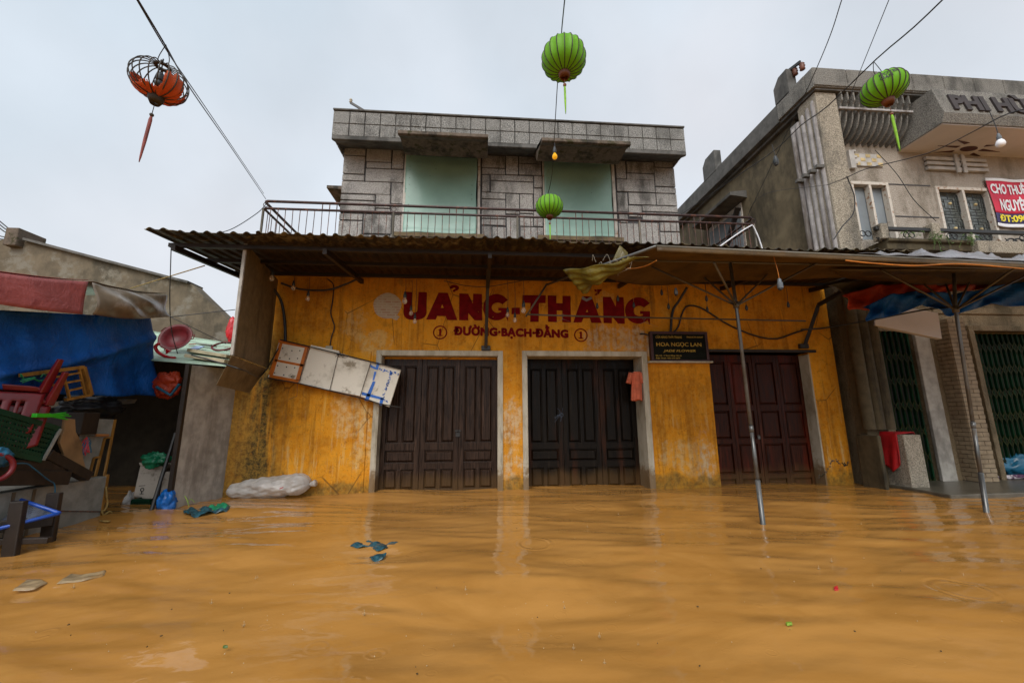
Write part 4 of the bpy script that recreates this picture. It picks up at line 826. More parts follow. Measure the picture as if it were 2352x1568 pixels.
for i, q in enumerate((1968, 1990, 2012)):
    a = PY(q, 800, 6.15)[0]; mb.lathe([(.085, .9), (.085, 3.4)], (a+.04, 6.2, 0), n=12)
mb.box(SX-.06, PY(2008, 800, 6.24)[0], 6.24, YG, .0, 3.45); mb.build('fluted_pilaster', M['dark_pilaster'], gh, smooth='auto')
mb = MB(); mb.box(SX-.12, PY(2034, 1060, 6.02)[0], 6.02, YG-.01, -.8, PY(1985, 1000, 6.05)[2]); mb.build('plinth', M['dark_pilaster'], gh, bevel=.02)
mb = MB(); mb.prism([PY(2010, 722, 6.1), PY(2064, 703, 6.05), PY(2155, 718, 5.98), PY(2164, 778, 5.98), PY(2010, 747, 6.1)], (.005, .08, 0)); mb.build('valance_board', M['soffit_white'], gh, bevel=.006)
def folding_gate(x0, x1, z0, z1, y):
    mb = MB(); mb.box(x0, x1, y+.06, y+.08, z0, z1); g = mb.build('folding_gate', M['dark'], gh); x = x0+.04; mb = MB()
    while x < x1: mb.box(x-.014, x+.014, y-.02, y+.02, z0, z1); x += .105
    mb.build('uprights', M['gate'], g); mb = MB(); x = x0+.04; k = 0
    while x < x1-.1:
        for zz in np.arange(z0+.1, z1-.2, .42):
            zz2 = zz+.02*math.sin(k); mb.bar((x, y-.024, zz2), (x+.105, y-.024, zz2+.2), .014, .005, up=(0, 1, 0)); mb.bar((x+.105, y-.030, zz2), (x, y-.030, zz2+.2), .014, .005, up=(0, 1, 0))
        mb.box(x-.004, x+.004, y-.034, y-.028, z0+.08, z1-.1); x += .105; k += 1
    mb.build('scissor_lattice', M['gate_lattice'], g)
folding_gate(g1[0], g1[1], -.6, zg, YG+.03); folding_gate(gd, XE-.4, .05, zd, YG+.2)
# granite post with red cloth on the pavement edge
pb = PZ(2100, 1119, .045); zt = PY(2095, 998, pb[1]+.0)[2]; px0 = PY(2085, 1000, pb[1])[0]; px1 = PY(2126, 1000, pb[1])[0]; px0 = pb[0]-.03; px1 = px0+.3
gp = thing('granite_post', 'short square pebble-faced post at the pavement corner draped with red cloth', 'post', (px0+.15, pb[1]+.15, .04))
mb = MB(); mb.box(px0, px1, pb[1], pb[1]+.42, .0, zt); mb.build('shaft', M['granite'], gp, bevel=.012)
def cl(u, v):
    # a cloth thrown over the top from back left: hangs low at the left side, a corner at the right
    y = pb[1]+.07+.40*v; L = .80-.55*abs(v-.35); s = -.75*L+(1.32*L)*u; w = .31
    if s < -.02: return (px0-.03-.04*abs(math.sin(9*v+2*s))*min(1, -2*s), y-.02*math.sin(6*v), zt+.02+s)
    if s < w: return (px0-.02+s, y, zt+.025+.012*math.sin(8*u+5*v))
    return (px0+w+.01+.02*math.sin(7*v), y+.03, zt+.02-(s-w))
mb = MB(); mb.grid(cl, 30, 14, .012); o = mb.build('red_cloth', M['red_cloth'], smooth=True); tag(o, 'bright red wet cloth thrown over the short pebble-faced post', 'cloth')
from mathutils import noise as mn
def lumpy(name, mat, c, r, label, cat, seed=0, n=44, m=30, amp=.25, group=None):
    """a crumpled bag: soft lobes with creases pulled into them"""
    so = Vector((seed*3.7, seed*1.3, -seed*2.1)); mb = MB(); V = []
    for i in range(m+1):
        for k in range(n):
            a = math.pi*i/m; b = math.tau*k/n; d = Vector((math.sin(a)*math.cos(b), math.sin(a)*math.sin(b), -math.cos(a)))
            s = 1+amp*(1.1*mn.noise(d*1.5+so)+.75*(.35-abs(mn.noise(d*3.3+so)))*1.6+.5*(.3-abs(mn.noise(d*7.5+so)))); V.append(np.array(c)+np.array(d)*np.array(r)*max(.25, s))
    F = [(i*n+k, i*n+(k+1) % n, (i+1)*n+(k+1) % n, (i+1)*n+k) for i in range(m) for k in range(n)]; mb.add(V, F); o = mb.build(name, mat, smooth=True); tag(o, label, cat, group); return o
c = PZ(2322, 1094, .05); lumpy('plastic_bag', M['teal'], (c[0]+.12, c[1]+.02, .21), (.32, .15, .21), 'full dull blue plastic bag on the pavement before the wide green folding gate', 'bag', 3, amp=.4)
M['pattern_cloth'] = plain('purple_white_cloth', (.5, .45, .46), .8, .2, 30, dirt=(.06, .015, .05), dsc=14, dlo=.45, dhi=.52)
c = PZ(2322, 1097, .05); o = lumpy('cloth_bundle', M['pattern_cloth'], (c[0]-.02, c[1]-.09, .07), (.42, .07, .04), 'crumpled purple and white patterned cloth lying before the blue bag', 'cloth', 5, amp=.5)
# rental banner
bn = thing('rental_banner', 'red and navy cloth banner with white and yellow print on the beige upper wall', 'banner', PY(2300, 460, YU-.08))
b0 = PY(*r3(1675, 195), YU-.07); b1 = PY(*r3(1815, 735), YU-.07); BX, BZ1, BZ0 = (b0[0]+b1[0])/2, b0[2], b1[2]; BW = 1.16
def bf(u, v): return (BX+BW*u+.02*math.sin(5*v)*(1-u), YU-.06+.014*math.sin(5*u+3*v)+.01*math.sin(11*u-4*v), BZ0+(BZ1-BZ0)*v-.02*math.sin(4*u))
def bpos(u, v, d): q = np.array(bf(u, v)); return q-np.array([0, d, 0])
def btext(txt, u0, u1, v0, v1, mat, name, par):
    V, Fc = text_verts(txt, bold=.032, space=.97); lo = V.min(0); hi = V.max(0); S = (V-lo)/(hi-lo+1e-9); mb = MB(); A = [bpos(u0+(u1-u0)*q[0], v0+(v1-v0)*q[1], .012) for q in S]; mb.add(A, Fc); return mb.build(name, mat, par)
hb = (BZ1-BZ0)
mb = MB(); mb.grid(lambda u, v: bf(u, .28+.66*v), 40, 14, .004); mb.build('red_field', M['banner'], bn, smooth=True)
mb = MB(); mb.grid(lambda u, v: bf(u, .07+.21*v), 40, 6, .004); mb.build('navy_band', M['banner_blue'], bn, smooth=True)
mb = MB(); mb.grid(lambda u, v: bf(u, .07*v), 40, 3, .004); mb.grid(lambda u, v: bf(u, .94+.06*v), 40, 3, .004); mb.build('white_hem', M['white_print'], bn, smooth=True)
btext('CHO THUÊ VĂN', .03, .93, .67, .94, M['white_print'], 'headline', bn); btext('NGUYÊN CĂN', .13, .93, .335, .645, M['white_print'], 'headline', bn); btext('ĐT:0905 6', .06, .75, .105, .255, M['yellow_print'], 'phone_number', bn)

from mathutils import noise as mn
# ================================================================== tarp canopy on steel poles
P1 = PZ(1752, 1200); P2 = PZ(2266, 1177)
YC0, YC1 = 3.55, 4.55                       # front and back edge of the sheet
cn = thing('tarp_canopy', 'market canopy of grey tarp on rusty tube frame standing on two thin steel poles', 'canopy', (P1[0], P1[1], 0))
j1 = PY(1691, 702, 4.45); t1 = PY(1677, 604, 4.45); j2 = PY(2195, 712, 4.62); t2 = PY(2190, 612, 4.62)
def pole(base, j, t):
    mb = MB(); b = np.array(base)-np.array([0, 0, .9])+(np.array(base)-j)*.3*0; up = j-np.array(base); lowtop = np.array(base)+up*.18
    mb.tube([np.array(base)-up*.35, lowtop], .026, 10); pl = mb.build('pole', M['steel_grey'], cn, smooth=True)
    mb = MB(); mb.tube([lowtop-up*.02, lowtop+up*.22], .0205, 10); mb.tube([lowtop+up*.21, lowtop+up*.24], .024, 10); mb.tube([lowtop+up*.24, j, t], .0195, 10); mb.build('upper_tube', M['steel_grey'], pl, smooth=True)
    mb = MB(); mb.tube([j-up*.012, j+up*.02], .034, 10); mb.build('collar', M['steel'], pl, smooth=True); return pl
pole(P1, j1, t1); pole(P2, j2, t2)
fl = PY(1507, 566, YC0); fr_ = PY(2352, 606, YC0); fr_ = fl+(fr_-fl)*1.5
ml = PY(1420, 597, 4.45); mr_ = PY(2352, 617, 4.45); mr_ = ml+(mr_-ml)*1.4
bk = PY(1255, 654, 5.9)
mb = MB(); mb.tube([fl, fr_], .016, 8); mb.build('front_tube', M['steel'], cn, smooth=True)
mb = MB(); mb.tube([ml, mr_], .016, 8); mb.build('middle_tube', M['steel'], cn, smooth=True)
mb = MB(); mb.tube([fl, bk], .016, 8); mb.build('side_tube', M['steel_grey'], cn, smooth=True)
mb = MB(); mb.tube([bk, PY(1208, 727, 5.95)], .015, 8); mb.build('drop_strut', M['steel'], cn, smooth=True)
for (j, ends) in ((j1, [((1496, 612), 4.6), ((1583, 607), 5.2), ((1780, 612), 5.0), ((1879, 602), 4.4), ((1640, 604), 3.7)]), (j2, [((2024, 620), 4.5), ((2078, 617), 5.2), ((2158, 614), 5.3), ((2240, 622), 5.2), ((2354, 634), 4.5), ((2336, 612), 3.8)])):
    for p, y in ends: mb = MB(); mb.tube([j, PY(*p, y)], .0125, 8); mb.build('brace', M['steel'], cn, smooth=True)
# the sheet: tight over the front tube, falling a hand's breadth as a valance, ragged behind the middle tube
def sheet(u, v):
    f = fl+(fr_-fl)*u; m_ = ml+(mr_-ml)*u; s = v*1.0
    if v < .12: return f+np.array([0, -.012, -.055*(1-v/.12)])
    t = (v-.12)/.88; p = f+(m_-f)*min(t/.6, 1)
    if t > .6: p = m_+np.array([0, (t-.6)*1.4*(1+.25*math.sin(9*u)+.15*math.sin(23*u)), -.10*(t-.6)*(1+math.sin(14*u))])
    return p+np.array([0, 0, .018-.04*math.sin(math.pi*min(1, t/.6))*(.6+.4*math.sin(11*u))])
mb = MB(); mb.grid(sheet, 90, 24, .004); mb.build('cover', M['canopy_tarp'], cn, smooth=True)
mb = MB()
def fold(u, v):   # spare grey tarp bundled on top
    p = sheet(.36+.64*u, .14+.36*v); q = Vector((9*u, 1.2*v, 0)); k = .3+1.5*(.4-abs(mn.noise(q)))+.9*(.3-abs(mn.noise(q*2.7+Vector((3, 1, 0)))))+.5*math.exp(-((u-.62)/.12)**2); return p+np.array([0, -.04*mn.noise(q*2), .02+.125*k*math.sin(math.pi*v)**.7*min(1, 7*u)])
mb.grid(fold, 150, 24, .004); mb.build('folded_tarp', M['tarp_grey'], cn, smooth=True)
mb = MB(); mb.tube(bez([PD(1942, 598, 3.9), PD(2000, 604, 3.85), PD(2100, 610, 3.85), PD(2210, 606, 3.9), PD(2360, 618, 3.9)], 30), .006, 6); mb.build('orange_flex', M['orange_cord'], cn); mb = MB(); mb.tube(sag(PD(1508, 598, 3.9), PD(1442, 616, 4.6), .03), .005, 6); mb.build('orange_flex', M['orange_cord'], cn)
def flap(u, v):
    a = PD(1294, 622, 4.7); b = PD(1490, 588, 3.95); c = PD(1428, 598, 4.4); d = PD(1340, 674, 4.75); 
    p = (a*(1-u)+b*u)*(v)+(d*(1-u)+c*u)*(1-v); k = .10*math.sin(math.pi*v)*math.sin(math.pi*u)+.02*math.sin(16*u+4*v)+.012*math.sin(29*v+9*u)
    return p+np.array([0, -.5*k, -1.3*k*(1-.4*v)])
mb = MB(); mb.grid(flap, 30, 20, .004); o = mb.build('plastic_flap', M['tarp_yellow'], cn, smooth=True)
mb = MB(); mb.prism([PD(1405, 603, 4.6), PD(1424, 563, 4.65), PD(1442, 580, 4.6), PD(1440, 595, 4.6)], (.0, .01, .004)); mb.build('torn_corner', M['tarp_yellow'], cn)
mb = MB(); q = PD(1400, 612, 4.5)
for k in range(12):
    a = q+np.array([random.uniform(-.2, .25), 0, random.uniform(-.06, .08)]); mb.tube(bez([a, a+np.array([random.uniform(-.05, .05), -.04, random.uniform(-.02, .07)]), a+np.array([random.uniform(-.09, .09), -.02, random.uniform(-.10, .04)])], 8), .0018, 4)
mb.build('wire_ends', M['trim'], cn)
# tarps hung behind the canopy, before the concrete house
def drape(P, nu, nv, f, th=.004):
    tl, tr, br, bl = [np.array(p, float) for p in P]; n = np.cross(tr-tl, bl-tl); n /= np.linalg.norm(n)
    mb = MB(); mb.grid(lambda u, v: (bl*(1-u)+br*u)*(1-v)+(tl*(1-u)+tr*u)*v+n*f(u, v), nu, nv, th); return mb
def hang(top, bot, n, th, mat, name, lab, fold=.04, dep=0):
    T = [PY(*p) for p in top]; B = [PY(*p) for p in bot]; k = len(T)-1
    def fn(u, v):
        i = min(int(u*k), k-1); t = u*k-i; t = t*t*(3-2*t)*.4+t*.6; a = T[i]*(1-t)+T[i+1]*t; b = B[i]*(1-t)+B[i+1]*t
        return b*(1-v)+a*v+np.array([0, -1, .2])*(fold*math.sin(19*u+3*v)*(.4+.6*math.sin(math.pi*v))+fold*.6*math.sin(41*u-7*v))
    mb = MB(); mb.grid(fn, 60, 14, th); o = mb.build(name, mat, smooth=True); tag(o, lab, 'tarp'); return o
hang([(1935, 678, 5.35), (2010, 656, 5.3), (2090, 650, 5.25), (2160, 655, 5.2), (2250, 640, 5.15), (2400, 640, 5.1)], [(1950, 712, 5.35), (2020, 712, 5.3), (2100, 690, 5.25), (2165, 672, 5.2), (2260, 664, 5.15), (2400, 660, 5.1)], 40, .004, M['tarp_orange'], 'orange_tarp', 'crumpled orange tarp strung above the blue one under the market canopy')
hang([(1985, 705, 5.15), (2040, 678, 5.1), (2110, 668, 5.0), (2190, 676, 4.98), (2270, 660, 4.95), (2420, 636, 4.9)], [(1990, 738, 5.15), (2062, 722, 5.1), (2118, 700, 5.0), (2190, 724, 4.98), (2270, 700, 4.95), (2420, 700, 4.9)], 40, .004, M['tarp_blue'], 'blue_tarp', 'sagging deep blue tarp slung before the concrete house under the market canopy', .05)
hang([(1900, 655, 5.5), (2050, 630, 5.4), (2160, 625, 5.3), (2280, 625, 5.2), (2420, 628, 5.2)], [(1950, 690, 5.5), (2050, 660, 5.4), (2160, 650, 5.3), (2280, 642, 5.2), (2420, 644, 5.2)], 40, .004, M['tarp_brown'], 'brown_tarp', 'dark brown tarp edge above the orange and blue tarps')
# added dark sheet from canopy to houses, occluding the ground floor
mb = MB(); mb.grid(lambda u, v: PY(1905+560*u, 618, 4.5)*(1-v)+np.array([6.3+4.5*u, 5.75, 3.42-.12*math.sin(3*u)])*v+np.array([0, 0, -.12*math.sin(math.pi*v)]), 20, 12, .004)
o = mb.build('shade_sheet', M['tarp_brown'], smooth=True); tag(o, 'added dark sheet shading the space between market canopy and concrete house', 'tarp')
# clothes rail with wire hangers
cr = MB(); cr.tube([PY(1208, 722, 5.95), PY(1330, 726, 5.95), PY(1850, 737, 5.95)], .013, 8); o = cr.build('clothes_rail', M['steel'], smooth=True); tag(o, 'thin metal clothes rail running across the shop front under the awning', 'rail')
def hanger(px, py, lab):
    c = PY(px, py, 5.95); mb = MB(); mb.ring(c+np.array([0, 0, .0]), .022, .003, (0, 1, 0), 14, 5); mb.tube([c+np.array([0, 0, -.02]), c+np.array([0, 0, -.06])], .003, 5)
    mb.tube([c+np.array([0, 0, -.06]), c+np.array([-.21, .02, -.15]), c+np.array([.21, -.02, -.135]), c+np.array([0, 0, -.06])], .003, 5); o = mb.build('wire_hanger', M['steel_grey']); tag(o, lab, 'hanger', 'empty wire hangers on the clothes rail'); return o
hanger(1292, 724, 'thin wire clothes hanger on the rail below the letter H of the shop name')
hanger(1479, 731, 'thin wire clothes hanger on the rail below the last letter G')
# ================================================================== hanging bulbs
def bulb(px, py, Y, ztop, kind, lab, cordmat='wire', swing=0, size=1.0):
    c = PY(px, py, Y); t = thing('hanging_bulb', lab, 'light bulb', c, 'bare bulbs hung on cords'); s = size
    mb = MB(); mb.tube(bez([(c[0]+swing, c[1], ztop), (c[0]+swing*.4+.008, c[1], (ztop+c[2])/2), (c[0], c[1], c[2]+.07*s)], 8), .0035, 6); mb.build('cord', M[cordmat], t)
    sm = M['socket_grey'] if kind in ('grey', 'white') else M['socket']
    mb = MB(); mb.lathe([(.006, .085*s), (.013*s, .075*s), (.016*s, .05*s), (.021*s, .045*s), (.022*s, .005*s), (.019*s, 0)], c, n=14); mb.build('socket', sm, t, smooth='auto')
    if kind in ('clear', 'yellow'):
        mb = MB(); mb.lathe([(.013*s, .005*s), (.016*s, -.01*s), (.028*s, -.03*s), (.031*s, -.048*s), (.026*s, -.066*s), (.012*s, -.078*s), (.001, -.08*s)], c, n=16, cap=False); b = mb.build('glass', M['bulb'] if kind == 'clear' else M['bulb_yellow'], t, smooth=True)
        if kind == 'clear': mb = MB(); mb.tube([c+np.array([0, 0, .0]), c+np.array([.004, 0, -.025*s]), c+np.array([-.009, 0, -.045*s]), c+np.array([.009, 0, -.045*s]), c+np.array([-.003, 0, -.025*s])], .003, 5); mb.build('filament', M['filament'], b)
    elif kind == 'white':
        mb = MB(); mb.lathe([(.02*s, .005*s), (.036*s, -.02*s), (.042*s, -.045*s), (.036*s, -.07*s), (.018*s, -.085*s), (.001, -.088*s)], c, n=18, cap=False); mb.build('glass', M['bulb_white'], t, smooth=True)
    else:
        mb = MB(); mb.lathe([(.018*s, .003), (.015*s, -.012*s), (.004, -.018*s)], c, n=12); mb.build('contact', M['iron'], t)
ZA = 3.33
for a in [(930, 684, 6.1, ZA, 'clear', 'clear bulb in large socket hanging before the letter U of the shop name', 'wire', 0, 1.25), (944, 713, 6.25, ZA, 'clear', 'clear bulb on thin cord between the other two before the letter U'),
          (953, 732, 6.25, ZA, 'clear', 'lowest of the three clear bulbs hanging before the letter U'), (1166, 717, 6.2, ZA, 'clear', 'clear bulb hanging just beside the first letter G and the dash'),
          (1182.6, 729, 6.2, ZA, 'clear', 'clear bulb hanging below the painted dash of the shop name'), (1202.6, 705, 6.0, ZA, 'clear', 'clear bulb in large socket at the corner of the letter T', 'wire', 0, 1.25),
          (625, 632, 5.9, ZA, 'clear', 'clear bulb under the awning corner beside the tall plywood board', 'wire', 0, 1.15), (674, 656, 6.2, ZA, 'clear', 'clear bulb near the thick looped cable at the awning corner'), (707.6, 680, 6.25, ZA, 'clear', 'small clear bulb hanging on the stained ochre wall above the white foam boards'),
          (1372, 707, 6.1, ZA, 'dark', 'empty black bulb socket hanging before the second letter A', 'orange_cord'), (1419.5, 690, 6.1, ZA, 'dark', 'empty black bulb socket before the second letter N', 'orange_cord'), (1456, 705, 6.1, ZA, 'dark', 'empty black bulb socket before the last letter G', 'orange_cord'),
          (1520, 676, 6.1, ZA, 'dark', 'empty black bulb socket hanging just past the shop name, the higher one'), (1536, 708, 6.1, ZA, 'dark', 'empty black bulb socket hanging just past the shop name, the lower one'), (1553, 676, 5.7, ZA, 'grey', 'big grey socket hanging above the black gold-lettered sign', 'orange_cord', 0, 1.3),
          (1623, 690, 6.0, ZA, 'dark', 'upper black socket over the gold-lettered sign end near the first pole'), (1625, 715, 6.1, ZA, 'dark', 'lower black socket over the gold-lettered sign end near the first pole'), (1715, 711, 6.0, ZA, 'dark', 'black bulb socket hanging close behind the first canopy pole'), (1811, 704, 6.0, ZA, 'dark', 'black bulb socket above the red brown door by the iron brace')]:
    bulb(*a)
c = PY(1784, 585, 3.62); bulb(1792.6, 662, 3.62, c[2], 'grey', 'big grey socket hanging from the front tube of the market canopy', 'orange_cord', -.03, 1.25)
# ================================================================== black cables on the wall
def cable(name, pts, r, lab, mat='cable', n=40, cat='cable'):
    mb = MB(); mb.tube(bez(pts, n), r, 7); o = mb.build(name, M[mat], smooth=True); tag(o, lab, cat); return o
W = lambda x, y, d=.03: PY(x, y, YW-d)
cable('wall_cable', [W(622, 655, .25), W(645, 690, .1), W(654, 740, .04), W(655, 800, .03), W(652, 830, .03)], .022, 'thick black cable curving down the ochre wall to the white foam boards')
cable('wall_cable', [W(645, 650, .3), W(690, 664, .15), W(750, 666, .1), W(790, 654, .1), W(822, 640, .15)], .016, 'thick black cable looping under the awning corner over the stained wall')
cable('wall_cable', [W(752, 640), W(766, 655), W(764, 690), W(760, 720), W(768, 750), W(761, 775), W(758, 795)], .009, 'thin black cable wriggling down the ochre wall to a small junction box')
cable('wall_cable', [PY(1020, 645, 6.2), PY(1070, 656, 6.3), PY(1120, 658, 6.25), PY(1170, 650, 6.2), PY(1210, 642, 6.2)], .006, 'thin black flex sagging across the top of the painted shop name')
cable('wall_cable', [W(1578, 660, .2), W(1560, 690, .1), W(1545, 715, .05), W(1540, 762, .06)], .022, 'thick black cable dropping from the awning to the gold-lettered sign')
cable('wall_cable', [W(1545, 765, .06), W(1558, 750), W(1565, 725), W(1575, 705), W(1595, 702), W(1620, 712), W(1660, 738), W(1700, 758), W(1745, 774), W(1785, 778), W(1815, 768), W(1850, 757), W(1880, 755), W(1930, 748, .1), PY(1990, 738, 6.0)], .014, 'long black cable swinging from the sign across the wall over the red door')
cable('wall_cable', [W(1470, 767), W(1482, 767), W(1498, 774, .06)], .012, 'short black cable stub poking out of the peeled plaster beside the sign')
cable('wall_cable', [PY(1840, 757, 6.0), PY(1900, 752, 6.0), PY(2000, 735, 5.7), PY(2120, 712, 5.3), PY(2195, 704, 4.7)], .012, 'dark cable bundle running under the blue tarp to the second pole')
mb = MB(); c = W(756, 797); mb.box(c[0]-.05, c[0]+.05, YW-.05, YW-.002, c[2]-.05, c[2]+.02); o = mb.build('junction_box', M['trim'], bevel=.006); tag(o, 'small white junction box at the end of the thin wall cable', 'junction box')
# ================================================================== black shop sign with gold letters
YS = YW-.09; s0 = PY(1495, 760, YS); s1 = PY(1628, 830, YS); sx0, sx1 = (PY(1497, 760, YS)[0]+PY(1493, 829, YS)[0])/2, (PY(1625, 762, YS)[0]+PY(1630, 829, YS)[0])/2; sz0, sz1 = PY(1560, 829, YS)[2], PY(1560, 761, YS)[2]
sg = thing('shop_sign', 'black lacquer shop sign with gold lettering in a red wood frame beside the orange shirt', 'sign', ((sx0+sx1)/2, YW, sz0))
mb = MB(); mb.box(sx0+.03, sx1-.03, YS+.012, YW-.004, sz0+.03, sz1-.03); mb.build('board', M['signboard'], sg)
mb = MB(); f = .045
mb.box(sx0, sx0+f, YS, YW-.004, sz0, sz1); mb.box(sx1-f, sx1, YS, YW-.004, sz0, sz1); mb.box(sx0+f, sx1-f, YS, YW-.004, sz1-f, sz1); mb.box(sx0+f, sx1-f, YS, YW-.004, sz0, sz0+f*.6); mb.build('frame', M['sign_frame'], sg, bevel=.006)
mb = MB(); mb.box(sx0-.06, sx1+.04, YS-.03, YW, sz0-.03, sz0-.002); mb.build('ledge', M['trim'], sg, bevel=.004)
sw_, sh_ = sx1-sx0, sz1-sz0; 
for (tx, u0, u1, v0, v1, k) in (('CỬA HÀNG THỜI TRANG', .095, .55, .765, .87, {'bold': .02}), ('FASHION SHOP', .64, .92, .785, .84, {'bold': .02}), ('HOA NGỌC LAN', .10, .88, .46, .635, {'bold': .012}), ('JADE FLOWER', .21, .77, .285, .385, {'bold': .015, 'shear': .25}), ('Địa Chỉ : 17 Bạch Đằng, Hội An', .075, .52, .155, .215, {'bold': .01}), ('Điện Thoại : 0321 559 0679', .075, .49, .07, .125, {'bold': .01})):
    mb = MB(); put_text(mb, tx, (sx0+sw_*u0, YS+.010, sz0+sh_*v0), (1, 0, 0), (0, 0, 1), sw_*(u1-u0), sh_*(v1-v0), .003, **k); mb.build('gold_lettering', M['gold'], sg)
# ================================================================== orange shirt in the doorway
sc0 = PY(1462, 852, YW+.02); ts = thing('hanging_shirt', 'faded orange short-sleeved shirt on a wire hanger in the second doorway', 'shirt', sc0)
def sp(x, y): return PY(x, y, YW+.03)
out = [(1446, 858), (1454, 851), (1463, 855), (1472, 849), (1476, 852), (1477, 870), (1471.5, 872), (1476, 917), (1466, 919), (1454, 921), (1449, 917), (1451, 880), (1448, 879), (1442, 880)]
mb = MB(); P = [sp(*q) for q in out]; ctr = sp(1463, 885)
def shf(u, v):
    # body as an oval tube between neckline and hem
    a = math.tau*u; zc = sp(1462, 919-66*v)[2]; x = sp(1463, 919-66*v)[0]; hw = .095-.018*v+.004*math.sin(5*a); k = .045
    if v > .92: hw *= 1-.25*(v-.92)/.08
    return (x+hw*math.cos(a)+.004*math.sin(9*a), YW+.04+k*math.sin(a)*(1-.3*v)+.010*math.sin(7*a+2*v), zc+.012*math.sin(3*a)*(1-v))
mb.grid(shf, 40, 20, .004); body = mb.build('shirt_body', M['shirt'], ts, smooth=True)
for sgn, xa, xb in ((-1, 1449, 1443.5), (1, 1474, 1476.5)):
    a = sp(xa, 856)+np.array([0, .01, 0]); b = sp(xb, 880)+np.array([0, .0, 0]); mb = MB(); mb.tube([a, (a+b)/2, b], [.035, .04, .045], 14); mb.build('sleeve', M['shirt'], ts, smooth=True)
mb = MB(); h = sp(1463, 840); mb.tube(bez([h+np.array([.0, 0, .05]), h+np.array([.015, 0, .03]), h, sp(1463, 850), sp(1452, 855)], 14), .0025, 5); mb.tube([sp(1463, 850), sp(1474, 853)], .0025, 5); mb.build('hanger', M['steel_grey'], ts)
# ================================================================== strip of foam boards tied to the wall
fm = thing('foam_board_strip', 'tilted strip of white foam boards with orange and blue tape tied across the ochre wall', 'boards', PY(766, 860, YW))
YFm = YW-.16
q4 = lambda cx, cy, d=0: PY((800+.4464*cx)*.6125, (1250+.4464*cy)*.6125, YFm-d)
def slab4(mb, pts, th, d=0): mb.prism([q4(x, y, d) for x, y in pts], (0, th, 0)); return mb
mb = slab4(MB(), [(557, 50), (806, 104), (716, 412), (457, 372)], .05); bA = mb.build('board', M['foam'], fm, bevel=.004)
mb = MB()
for t in ([(548, 50), (812, 104), (804, 128), (545, 78)], [(475, 345), (468, 372), (712, 412), (720, 390)], [(558, 76), (582, 82), (500, 350), (462, 345)], [(768, 120), (802, 128), (722, 396), (690, 392)], [(520, 214), (766, 262), (758, 280), (514, 232)]):
    slab4(mb, t, .003, .004)
mb.build('orange_tape', M['tape_orange'], bA)
mb = MB()
for x, y in ((583, 125), (660, 145), (727, 145), (560, 205), (640, 212), (708, 210), (540, 270), (615, 282), (684, 288), (515, 330), (592, 348), (655, 362)): c = q4(x, y, .003); mb.lathe([(.010, 0), (.010, .004)], c, (0, -1, 0), 8)
mb.build('nail_heads', M['iron'], bA)
mb = slab4(MB(), [(820, 96), (1056, 146), (975, 476), (722, 420)], .045, -.01); mb.build('board', M['foam'], fm, bevel=.004)
mb = slab4(MB(), [(1050, 160), (1325, 240), (1232, 526), (978, 474)], .045, .012); mb.build('board', M['foam'], fm, bevel=.004)
mb = slab4(MB(), [(1322, 240), (1575, 306), (1478, 618), (1236, 528)], .045, -.002); bD = mb.build('board', M['foam'], fm, bevel=.004)
mb = MB()
for t in ([(1375, 240), (1396, 246), (1382, 305), (1360, 300)], [(1340, 400), (1362, 404), (1300, 568), (1268, 562)], [(1250, 490), (1430, 540), (1424, 558), (1244, 514)], [(1405, 540), (1432, 546), (1416, 604), (1392, 600)], [(1484, 318), (1505, 322), (1500, 346), (1478, 340)], [(1352, 320), (1370, 322), (1350, 392), (1338, 392)], [(1320, 262), (1362, 285), (1360, 300), (1318, 282)]): slab4(mb, t, .003, .0045)
rr = random.Random(5)
for (a, b, n, wd) in (((1400, 300), (1555, 345), 26, 9), ((1490, 345), (1425, 540), 44, 9), ((1430, 555), (1465, 575), 10, 8)):
    for k in range(n): t = rr.random(); x = a[0]+(b[0]-a[0])*t+rr.uniform(-wd, wd); y = a[1]+(b[1]-a[1])*t+rr.uniform(-wd, wd); s = rr.uniform(2, 6); slab4(mb, [(x-s, y-s*.6), (x+s, y-s), (x+s*.6, y+s), (x-s, y+s*.7)], .002, .0045)
mb.build('blue_tape', M['tape_blue'], bD)
mb = MB(); mb.tube([q4(560, 52, .03), q4(815, 112, .03), q4(1060, 172, .03), q4(1330, 238, .03), q4(1575, 300, .03)], .009, 6); mb.build('tie_rod', M['iron'], fm)
mb = MB(); mb.tube([q4(455, 372, .03), q4(716, 418, .03), q4(980, 480, .03), q4(1240, 542, .03), q4(1400, 590, .03), q4(1575, 622, .03)], .009, 6); mb.build('tie_rod', M['iron'], fm)
mb = MB()
for a, b in (((800, 105), (718, 415)), ((1052, 165), (978, 478)), ((1322, 240), (1232, 530))): mb.tube([q4(*a, .03), q4(*b, .03)], .004, 5)
for k in range(9): a = q4(1060+rr.uniform(-12, 30), 175+rr.uniform(-8, 10), .04); mb.tube(bez([a, a+np.array([rr.uniform(-.05, .07), -.02, rr.uniform(-.05, .02)]), a+np.array([rr.uniform(-.08, .12), -.01, rr.uniform(-.03, .05)])], 8), .003, 4)
a = q4(700, 440, .02); mb.tube(bez([q4(705, 415, .03), q4(702, 520, .02), q4(690, 530, .03), q4(635, 552, .03)], 12), .003, 4)
mb.build('tie_wire', M['wire'], fm)
